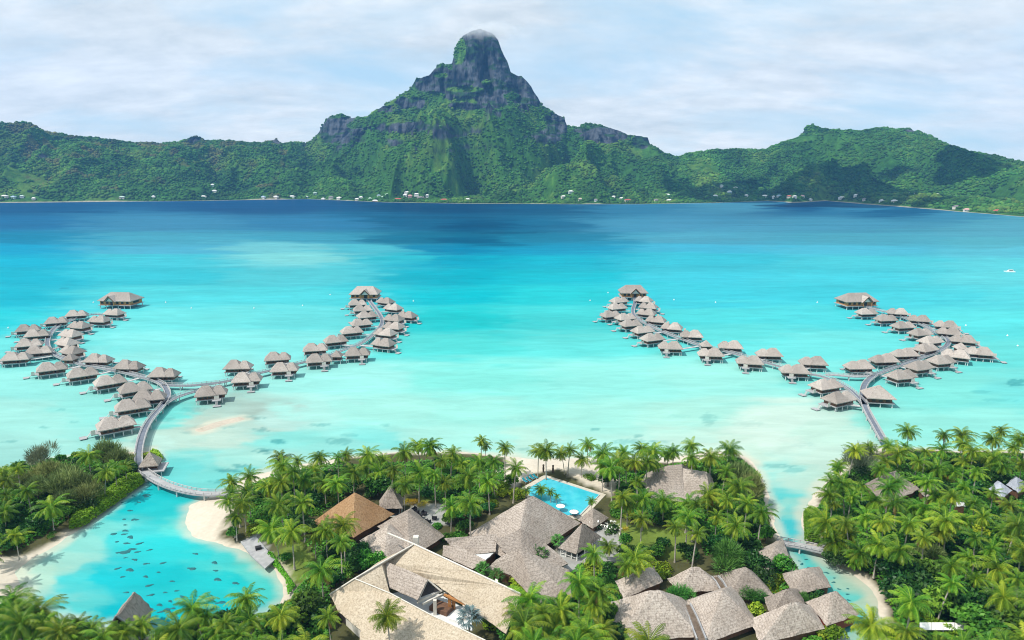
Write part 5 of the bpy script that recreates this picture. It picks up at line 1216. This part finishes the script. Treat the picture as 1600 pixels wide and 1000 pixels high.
# shrubs and small trees wherever the groves would show bare soil
KEEP = BUILT+LAWN+PAVE+BEACH+[P2, W([(600,873),(650,848),(820,925),(790,1000),(730,1010),(560,1010),(512,925)], 0)]
FILL_IN = [W(q, 0) for q in ([(385,772),(440,745),(545,732),(720,722),(790,730),(775,790),(700,805),(560,775),(480,835),(470,905),(425,860)], [(905,800),(960,748),(1150,718),(1185,745),(1200,840),(1160,880),(1095,880),(960,815)], [(455,850),(545,850),(560,900),(505,930),(520,1000),(440,985)], [(1275,800),(1300,765),(1400,722),(1640,720),(1660,1010),(1400,1000),(1366,906),(1300,868)], [(905,890),(960,885),(975,1010),(800,1020),(790,985),(850,945)], [(0,742),(120,716),(205,724),(190,762),(100,822),(0,868)])]
rf = np.random.default_rng(21); SH_AT = [tuple(r.location[:2]) for r, *_ in PLANTS if r.name.split('.')[0] not in ('coconut_palm',)]
nfill = 0
for _ in range(5200):
    P_ = FILL_IN[rf.integers(0, len(FILL_IN))]; q = np.array(P_); x, y = rf.uniform(q[:, 0].min(), q[:, 0].max()), rf.uniform(q[:, 1].min(), q[:, 1].max())
    X_, Y_ = np.array([[x]]), np.array([[y]])
    if signed_distance(X_, Y_, [P_])[0, 0] < 1 or signed_distance(X_, Y_, KEEP)[0, 0] > -2.0 or signed_distance(X_, Y_, LANDW)[0, 0] < 3: continue
    if any((x-a)**2+(y-b)**2 < 4.3**2 for a, b in SH_AT): continue
    px, py = proj(x, y, 2.5)
    if 1255 < px < 1392 and py > 868: continue
    if px < -20 or px > 1620 or nfill > 190 or 1430 < px < 1515 and py > 955: continue
    SH_AT.append((x, y)); nfill += 1
    kd = str(rf.choice(['dark', 'broad', 'lime', 'shrub', 'dshrub', 'broad'])); plant(kd, float(px), float(py), float(rf.uniform(1.8, 3.0)))
many(0, 0, [('broad',716,800,2.8),('dark',738,796,2.8),('lime',756,786,2.2),('shrub',770,777,2.0),('broad',700,806,2.4),('lime',786,768,2.2),('dark',722,786,2.4),('shrub',812,775,1.6)], 1)
# white blossoms on the two plumeria shrubs by the open pavilion
for r, px, py, noun, cat, grp in PLANTS:
    if abs(py-817.6) < 1.2 and abs(px-926.4) < 1 or abs(py-824) < 1.2 and abs(px-956.8) < 1:
        rng = np.random.default_rng(int(px)); N = 90; d = rng.normal(0, 1, (N, 3)); d /= np.linalg.norm(d, axis=1)[:, None]; d[:, 2] = np.abs(d[:, 2])
        C = d*np.array([2.9, 2.9, 2.5])+np.array([0, 0, .9]); a = rng.normal(0, .14, (N, 3)); b_ = rng.normal(0, .14, (N, 3))
        me = np_mesh('blossoms', np.stack([C-a, C-b_, C+a, C+b_], 1).reshape(-1, 3), np.arange(N*4).reshape(-1, 4)); me.materials.append(M['flower']); link('blossoms', me, r)
PLANTS = [(r, px, py, ('white-flowered dark shrub' if len(r.children) > 2 else n_), c_, g_) for r, px, py, n_, c_, g_ in PLANTS]
# silver fan palm and little fan palms
def fan_palm(px, py, h, R, mat, noun, seed):
    rng = np.random.default_rng(seed); V, F, T = [], [], []; nv = 0
    for k in range(16):
        az = k*2.4; el = math.radians(70-75*k/16); d = np.array([math.cos(az)*math.cos(el), math.sin(az)*math.cos(el), math.sin(el)]); c0 = d*R*.5; side = np.array([-math.sin(az), math.cos(az), 0])
        for j in range(9):
            a = (j-4)*.30; q = d*math.cos(a)+side*math.sin(a); q[2] -= .18*abs(a); w = .11*R/2.4
            nrm = np.cross(q, np.array([0, 0, 1.])); nrm /= np.linalg.norm(nrm)+1e-6
            V += [c0, c0+q*R*.35-nrm*w, c0+q*R*.62-np.array([0, 0, .15*R]), c0+q*R*.35+nrm*w]; F.append((nv, nv+1, nv+2, nv+3)); nv += 4; T += [np.clip(.5+rng.normal(0, .2), 0, 1)]*4
        V += [d*0-side*.05, d*0+side*.05, c0+side*.04, c0-side*.04]; F.append((nv, nv+1, nv+2, nv+3)); nv += 4; T += [.6]*4
    me = np_mesh('crown', np.array(V), np.array(F), False, {'leaf_tint': np.array(T)}); me.materials.append(M[mat])
    c = G(px, py, 1.2+h); r = empty('fan_palm', (c.x, c.y, 1.2)); MB().bar((0, 0, 0), (0, 0, h), .22, 8, .16).build('trunk', M['bark'], r); link('crown', me, r, (0, 0, h))
    PLANTS.append((r, px, py, noun, 'palm', None))
fan_palm(733, 966, 6.5, 3.2, 'silver', 'silvery blue fan palm', 1)
fan_palm(754, 889, 3.4, 2.2, 'pandan', 'small green fan palm', 2); fan_palm(776, 900, 3.2, 2.3, 'pandan', 'small green fan palm', 3)
fan_palm(832, 862, 3.6, 2.6, 'pandan', 'small green fan palm', 4); fan_palm(846, 868, 3.6, 2.6, 'pandan', 'small green fan palm', 5)
fan_palm(871, 845, 3.2, 2.2, 'pandan', 'small green fan palm', 6)

# low hedges along the water and the undergrowth under the groves
def leaf_bed(name, poly, n, hgt, leaf, mat, seed, polys=None):
    rng = np.random.default_rng(seed); P = polys or [poly]
    ax = np.concatenate([np.array(q) for q in P]); lo, hi = ax.min(0), ax.max(0)
    pts = rng.uniform(lo, hi, (int(n*3), 2)); sd = signed_distance(pts[:, :1], pts[:, 1:], P)[:, 0]; k = sd > .1; pts, sd = pts[k][:n], sd[k][:n]; N = len(pts)
    bump = .65+.7*fbm(pts[:, 0]/2.2, pts[:, 1]/2.2, 3, seed)
    z = 1.0+hgt*np.minimum(1, .35+sd*.55)*bump*rng.uniform(.55, 1.0, N)-.6*(1-np.minimum(1, sd/1.2))
    C = np.stack([pts[:, 0], pts[:, 1], z], -1); a = rng.normal(0, 1, (N, 3)); a[:, 2] *= .55; a /= np.linalg.norm(a, axis=1)[:, None]
    nm = rng.normal(0, .5, (N, 3))+np.array([0, -.2, 1]); b = np.cross(a, nm); b /= np.linalg.norm(b, axis=1)[:, None]; s = leaf*rng.uniform(.6, 1.3, (N, 1)); a, b = a*s, b*s*.7
    T = np.clip(bump*.75-(.25 if polys else -.02)+rng.normal(0, .16, N), 0, 1)
    o = C.mean(0)*np.array([1, 1, 0]); me = np_mesh(name, (np.stack([C-a, C-b, C+a, C+b], 1)-o).reshape(-1, 3), np.arange(N*4).reshape(-1, 4), False, {'leaf_tint': np.repeat(T, 4)}); me.materials.append(M[mat]); return link(name, me, None, tuple(o))
tag(leaf_bed('hedge', W([(222,742),(226,754),(190,780),(155,805),(130,822),(108,828),(108,812),(140,786),(170,766),(196,748)], 1.0), 11000, 2.2, .34, 'hedge', 11), 'bright green low hedge sloping to the left lagoon beside the footbridge', 'hedge')
tag(leaf_bed('hedge', W([(1255,800),(1277,797),(1281,815),(1281,848),(1257,846)], 1.0), 4800, 2.2, .30, 'hedge', 12), 'bright green oblong hedge on the sand above the canal bridge', 'hedge')
tag(leaf_bed('hedge', W([(412,868),(425,862),(440,885),(462,915),(450,930),(446,905),(432,888)], 1.0), 3400, 1.5, .30, 'hedge', 13), 'curved green hedge along the right shore of the left lagoon', 'hedge')
tag(leaf_bed('hedge', W([(234,704),(250,706),(256,716),(246,724),(238,716)], 1.0), 1400, 1.6, .3, 'lime', 14), 'yellow-green scrub patch behind the jetty hut', 'hedge')
UG = [W(q, 0) for q in (
 [(-60,742),(0,738),(60,728),(120,718),(180,712),(212,724),(212,742),(190,764),(160,786),(120,808),(80,836),(30,866),(-60,866)],
 [(380,770),(440,742),(540,728),(540,790),(480,820),(470,850),(420,850),(385,825)], [(545,735),(720,722),(790,730),(790,770),(740,800),(700,800),(640,775),(560,762)],
 [(470,850),(560,850),(560,900),(520,930),(520,990),(440,985),(460,930),(500,890)], [(960,745),(1150,718),(1185,745),(1198,800),(1205,840),(1180,850),(1100,880),(1085,835),(960,815)],
 [(900,890),(960,885),(990,1010),(900,1020),(800,1020),(790,970),(860,945)], [(1275,800),(1300,760),(1340,730),(1420,714),(1640,716),(1660,1010),(1400,1010),(1392,950),(1366,906),(1330,886),(1290,862)],
 [(-60,965),(0,955),(60,968),(150,985),(150,1040),(-60,1040)], [(1640,716),(1960,716),(2060,1010),(1660,1010)], [(240,992),(300,984),(380,974),(440,966),(520,985),(520,1040),(240,1040)], [(1150,905),(1225,880),(1250,930),(1180,960)], [(1250,1000),(1300,985),(1310,1040),(1240,1040)])]
ug = leaf_bed('undergrowth', None, 165000, 1.6, .42, 'broad', 15, UG)
tag(ug, 'low dark green undergrowth covering the ground beneath the palms', 'undergrowth', kind='stuff')



# ---------------------------------------------------------------- in the water
def lump(seed):
    rng = np.random.default_rng(seed); n, m_ = 14, 4; V, F = [], []
    prof = [(1.0, -.25), (.92, .03), (.6, .075), (.25, .09)]; sh = 1+.30*fbm(np.cos(np.arange(n)*6.2832/n)*1.5+seed*9, np.sin(np.arange(n)*6.2832/n)*1.5, 3, seed)-.15
    sh *= rng.uniform(.8, 1.15, n)
    for r_, z in prof:
        for j in range(n): a = 6.2832*j/n; V.append((math.cos(a)*r_*sh[j]*rng.uniform(.93, 1.07), math.sin(a)*r_*sh[j], z))
    for i in range(m_-1):
        for j in range(n): F.append([i*n+j, i*n+(j+1) % n, (i+1)*n+(j+1) % n, (i+1)*n+j])
    F.append(list(range(3*n, 4*n))); mb = MB(); mb.add(V, F)
    for _ in range(rng.integers(1, 4)):
        a, d_, k_ = rng.uniform(0, 6.28), rng.uniform(.6, 1.25), rng.uniform(.3, .65); mb.add([(v[0]*k_+math.cos(a)*d_, v[1]*k_+math.sin(a)*d_, v[2]*.97) for v in V], F); return mb.mesh('coral', M['coral'], smooth=True)
LUMPS = [lump(i) for i in range(7)]
C1 = zl([(600,328),(632,368),(680,328),(710,292),(606,410),(657,412),(610,438),(610,466),(553,482),(603,484),(637,497),(570,520),(677,530),(615,528),(643,557),(610,572),(668,571),(733,560),(609,599),(661,609),(710,628),(792,625),(571,652),(634,657),(597,692),(711,690),(773,669),(838,713),(724,735),(620,768),(740,780),(805,768),(860,760),(892,790),(880,818),(830,810),(778,828),(815,853),(845,846),(790,862),(940,653),(1055,662),(1048,622),(958,580),(1062,704),(1147,722),(988,790),(1030,800),(1083,817),(715,300),(650,296)], 0, 680)
C2 = zl([(795,252),(735,266),(757,295),(817,323),(897,330),(862,356),(985,373),(935,396),(1048,418),(1046,456),(957,453),(1090,517),(1168,512),(1165,563),(1174,615),(1280,775),(1237,795),(1310,815)], 1120, 830, 5.714)
CORALS = []
rc = random.Random(3)
for i, (a, b) in enumerate(C1+C2):
    c = G(a, b, 0); s = rc.uniform(.38, .82)*(1.0 if i < len(C1) else .55)*(1.45 if i in (15, 36, 37) else 1)
    if i < len(C1) and rc.random() < .3: s *= .7
    o = link('coral_head', rc.choice(LUMPS), None, (c.x, c.y, 0)); o.scale = (s*1.35, s*.95, .9); o.rotation_euler = (0, 0, rc.uniform(-.5, .5))
    CORALS.append((o, a, b, ('small ' if s < .6 else 'large ' if s > 1.05 else '')+'dark coral head', 'coral', 'coral heads in the left lagoon' if i < len(C1) else 'coral heads in the canal'))
bm_ = MB(); bm_.bar((0, 0, -.2), (0, 0, .25), .35, 10, .55).bar((0, 0, .25), (0, 0, .8), .55, 10, .28).bar((0, 0, .8), (0, 0, 1.3), .08, 6)
bme = bm_.mesh('buoy', M['white'], smooth=False)
BU = [(146,473,'white buoy left of the leftmost gabled villa'),(259,473,'white buoy right of the leftmost gabled villa'),(299,482,'white buoy midway between both left gabled villas, lower one'),(397,482,'white buoy in open water left of the second villa arm'),(13,513,'white buoy at the left edge beyond the outer row'),(473,478,'white buoy left of the second gabled villa'),(516,461,'white buoy closest to the left side of the second gabled villa'),(646,471,'white buoy right of the second gabled villa'),(950,458,'white buoy left of the middle gabled villa, nearer'),(922,470,'white buoy left of the middle gabled villa, farther out'),(1053,469,'white buoy right of the middle gabled villa'),(1118,473,'white buoy in open water between both right villa arms'),(1277,473,'white buoy left of the rightmost gabled villa'),(1509,509,'white buoy above the outer row of the rightmost arm'),(1574,525,'white buoy right of the rightmost bungalow, upper'),(1590,541,'white buoy right of the rightmost bungalow, lower')]
for a, b, lb in BU:
    c = G(a, b, 0); o = link('buoy', bme, None, (c.x, c.y, 0)); tag(o, lb, 'buoy', 'white buoys in the lagoon')
# motor catamaran
c = G(1578, 425, 0); r = tag(empty('catamaran', (c.x, c.y, 0), math.radians(172), .72), 'white catamaran crossing the turquoise lagoon near the right edge', 'boat')
for s in (-1, 1):
    h = MB(); h.add([(-6, s*2.2-.6, -.3), (5, s*2.2-.6, -.3), (7.2, s*2.2, .2), (5, s*2.2+.6, -.3), (-6, s*2.2+.6, -.3), (-6, s*2.2-.9, 1.3), (5, s*2.2-.8, 1.4), (7.8, s*2.2, 1.6), (5, s*2.2+.8, 1.4), (-6, s*2.2+.9, 1.3)], [[0, 4, 3, 2, 1], [5, 6, 7, 8, 9], [0, 1, 6, 5], [1, 2, 7, 6], [2, 3, 8, 7], [3, 4, 9, 8], [4, 0, 5, 9]]); h.build('hull', M['white'], r)
MB().box(-.6, 0, 1.0, 10, 3.6, .5).build('bridge_deck', M['white'], r)
k = MB(); k.add([(-4, -1.7, 1.5), (3.4, -1.5, 1.5), (3.4, 1.5, 1.5), (-4, 1.7, 1.5), (-3.6, -1.5, 3.1), (1.8, -1.3, 3.1), (1.8, 1.3, 3.1), (-3.6, 1.5, 3.1)], [[3, 2, 1, 0], [4, 5, 6, 7], [0, 1, 5, 4], [1, 2, 6, 5], [2, 3, 7, 6], [3, 0, 4, 7]]); k.build('cabin', M['white'], r)
MB().box(-.6, 0, 2.0, 5.2, 3.44, .6).build('window', M['glass'], r); MB().box(-.8, 0, 3.3, 6.4, 3.6, .16).build('canopy', M['trim'], r)
for x in (-3.6, 2.0):
    for y in (-1.5, 1.5): MB().bar((x, y, 1.4), (x, y, 3.35), .05, 5).build('post', M['trim'], r)

# ---------------------------------------------------------------- houses along the far shore
HC = {'w': (.74, .74, .72), 'c': (.62, .58, .50), 'r': (.42, .10, .07), 'p': (.62, .36, .33), 'b': (.36, .50, .60), 'g': (.42, .55, .47), 'd': (.22, .20, .20), 't': (.50, .40, .30)}
HM = {k: plain('house_paint_'+n_, tuple(q*.9 for q in HC[k]), HC[k], .3, .7) for k, n_ in zip('wcrpbgdt', 'white cream red pink blue green grey tan'.split())}
RN = dict(w='white', c='cream', r='red', p='pink', b='pale blue', g='pale green', d='grey', t='tan')
def house(px, py, w, d, h, wall, roof, label, cat='house'):
    q = on_island(px, py); r = tag(empty('shore_house', (q.x, q.y, q.z-.5)), label, cat, 'houses along the far island shore')
    r.scale = (1.3, 1.3, 1.3); r.rotation_euler = (0, 0, random.Random(int(px*7)).uniform(-.4, .4))
    MB().box(0, 0, -2, w, d, h+2).build('wall', HM[wall], r)
    MB().hip(0, 0, w+1.6, d+1.6, h+.1, h+2.6, w*.5, .2).build('roof', HM[roof], r)
    k = MB()
    for x in np.arange(-w/2+1.5, w/2-1, 3.0): k.box(float(x), -d/2-.05, h*.35, 1.2, .12, 1.2)
    k.build('window', M['dark'], r)
HS = [(7,308,16,9,4,'c','w','long low house with white roof at the far shore, leftmost of all'),(22,309,11,8,4,'g','b','pale blue roofed house at the far shore, second from the left edge'),(34,309,9,7,4,'w','g','pale green roofed house third from the left edge, far shore'),(52,312,8,7,4,'c','w','small white-roofed house alone on the far left shore'),(191,310,13,8,4,'c','g','pale green roofed house alone below the left hills'),(241,309,8,7,4,'w','w','small white house on the shore right of the pale green roof'),(319,309,14,8,4,'c','w','white-roofed shore house directly below the two hillside houses'),(332,291,9,8,5,'g','w','upper white house on the slope below the flat crag'),(334,300,12,8,4,'w','w','lower white house on the slope below the flat crag'),
 (412,309,10,8,4,'w','b','blue-roofed house on the shore left of the second crag'),(432,309,12,8,4,'c','w','white-roofed house on the shore below the small crag'),(457,309,17,9,4,'g','w','wide white-roofed house on the shore between the crag and knob'),(477,310,14,8,5,'b','w','pale blue walled house on the shore below the rocky knob'),(492,303,10,8,5,'g','g','pale green house up on the slope below the rocky knob'),(505,313,9,7,3,'w','w','tiny white boathouse at the water below the pale green house'),(518,310,14,9,5,'c','d','grey-roofed house in the bay left of the village'),(530,311,12,8,4,'w','w','white house in the bay left of the village, beside the grey roof'),
 (558,313,10,8,4,'c','w','first white house at the left end of the village'),(564,310,11,8,4,'w','w','second white house at the left end of the village'),(578,312,9,7,4,'g','g','small pale green house at the left end of the village'),(586,315,14,7,3,'t','w','low white shed at the waterline of the village'),(592,307,9,8,5,'w','b','blue-roofed house behind the village waterfront'),(600,310,14,9,5,'g','g','wide pale green house left of the long red roof'),(605,306,10,8,5,'w','g','pale green roof above the wide pale green house'),(622,313,24,10,4,'c','r','long red-roofed building on the village waterfront'),(633,307,10,8,5,'w','w','white house behind the long red roof'),(636,303,14,9,5,'w','w','white house highest above the village'),(641,310,12,9,9,'p','p','tall pink church-like house in the village'),(651,306,13,8,5,'w','w','white house up behind the big pale hall'),(659,311,24,13,6,'c','d','big pale hall with grey roof at the right end of the village'),(668,309,8,7,6,'w','w','narrow white house right of the big pale hall'),(694,314,18,9,4,'w','r','white house with red roof alone right of the village'),(731,314,12,8,5,'w','w','lone white shore house below the bright ridge'),
 (881,309,13,8,4,'c','w','white-roofed house left of centre shore, lower of two'),(892,301,12,8,5,'g','w','white-roofed house left of centre shore, upper of two'),(907,313,9,7,4,'c','t','small tan house on the centre shore'),(931,314,8,7,4,'w','d','small grey-roofed house on the centre shore'),(959,309,8,7,4,'w','w','small white house above the centre shore road'),(971,312,11,8,5,'c','w','white house beside the red-roofed shore house'),(981,315,16,8,4,'c','r','red-roofed house on the centre shore'),(1042,307,17,9,5,'w','w','bright white house on the slope below the saddle, upper of two'),(1046,315,14,8,4,'w','w','bright white house at the shore below the saddle, lower of two'),(1025,314,9,7,4,'c','d','grey-roofed cottage left of the two bright white houses'),(1117,308,11,8,5,'w','w','white house at the foot of the saddle valley'),(1140,302,12,9,6,'b','w','pale house higher up in the saddle valley'),(1148,295,9,7,4,'w','w','topmost tiny white house in the saddle valley'),(1128,291,9,7,4,'w','g','tiny pale green house high in the saddle valley'),(1165,307,9,7,4,'w','w','white house left of the bright meadow'),(1195,308,13,8,4,'w','w','white house at the back of the bright meadow'),
 (1210,309,14,9,4,'w','w','first white house right of the bright meadow'),(1218,308,12,8,4,'w','b','blue-roofed house right of the bright meadow'),(1232,308,12,8,4,'c','r','red-roofed house below the right mountain'),(1241,309,9,7,4,'w','w','white house beside the red roof below the right mountain'),(1252,309,12,8,5,'w','p','pink-roofed house below the right mountain'),(1266,313,9,6,3,'c','w','tiny white boathouse at the bay below the right mountain'),(1316,311,16,8,4,'w','w','wide white house on the bay below the right mountain'),(1337,307,11,8,5,'w','w','white house on the slope above the bay'),(1350,313,9,7,4,'c','d','grey cottage on the far right bay, leftmost there'),(1378,316,9,7,4,'w','w','small white cottage on the far right bay'),(1397,316,12,7,4,'c','w','cream house with white roof on the far right bay'),(1423,305,17,9,5,'w','w','wide white house on the slope above the right bay'),(1426,319,10,7,4,'w','b','blue-roofed house at the water of the right bay'),(1463,306,11,8,5,'w','w','white house on the wooded spur at the right'),(1494,325,12,8,4,'c','d','grey-roofed house where the right shore bends'),(1512,330,13,7,4,'w','p','pink-roofed house at the bend of the right shore'),(1557,332,10,7,4,'c','r','red-roofed house on the nearest right shore')]
for q in HS: house(*q)

# ---------------------------------------------------------------- labels that tell the many plants apart
MARKS = [('the swimming pool',880,772),('the tan thatched roof',545,812),('the pointed pavilion',609,778),('the pale courtyard roof',640,950),('the open-sided pavilion',907,842),('the largest hip roof',810,810),('the beach house',1060,750),('the broadest spa roof',1020,960),('the peaked spa roof',1130,960),('the canal bridge',1250,850),('the canal beach',1350,930),('the long grove roof',1395,764),('the small grove roof',1452,764),('the flat white shed',1472,978),('the blue-grey roofs',1570,762),('the lagoon boat shelter',205,955),('the jetty hut',236,722),('the left sandy cove',10,890),('the west beach tip',330,800),('the spa garden lawn',1020,850),('the west lawn',450,885),('the right jetty landing',1378,695),('the carved beach posts',856,730),('the dining terrace',668,808),('the lagoon hedge',150,790),('the north-west beach',480,725),('the red-walled spa roof',1300,950),('the canal hedge',1268,822),('the lagoon platform',402,862),('the lime shrubs',820,915),('the centre beach palms',700,715),('the right thicket',1410,900),('the bottom right corner',1585,985),('the right grove centre',1450,840),('the grove right edge',1590,860),('the grove upper corner',1570,700),('the bottom left corner',20,985),('the left island casuarinas',110,745),('the west palm clump',450,770),('the east beach',970,715),('the south lagoon shore',330,975),('the terrace shore',640,735)]
def auto_labels(items):
    g = {}
    for it in items:
        r, px, py, noun, cat, grp = it
        nm, mx, my = min(MARKS, key=lambda q: (q[1]-px)**2+((q[2]-py)*1.5)**2)
        dx, dy = px-mx, py-my
        if abs(dx) < 14 and abs(dy) < 9: rel = 'at'
        elif abs(dx) > 1.3*abs(dy): rel = 'right of' if dx > 0 else 'left of'
        else: rel = 'in front of' if dy > 0 else 'behind'
        g.setdefault((noun, rel, nm), []).append(it)
    for (noun, rel, nm), L in g.items():
        L.sort(key=lambda t: t[1]); n_ = len(L)
        for i, (r, px, py, _, cat, grp) in enumerate(L):
            lb = '%s %s %s' % (noun, rel, nm)
            if n_ > 1: lb += ', %s of %s from left' % (ORD[i], NUM[n_-1]) if i < 20 and n_ <= 20 else ''
            for w_ in ('tall ', 'leaning ', 'short ', 'leafy ', 'bright ', 'left '):
                if len(lb.split()) > 16: lb = lb.replace(w_, '', 1)
            if len(lb.split()) > 16: print('LONG', lb)
            tag(r, lb, cat, grp)
auto_labels(PLANTS); auto_labels(CORALS)
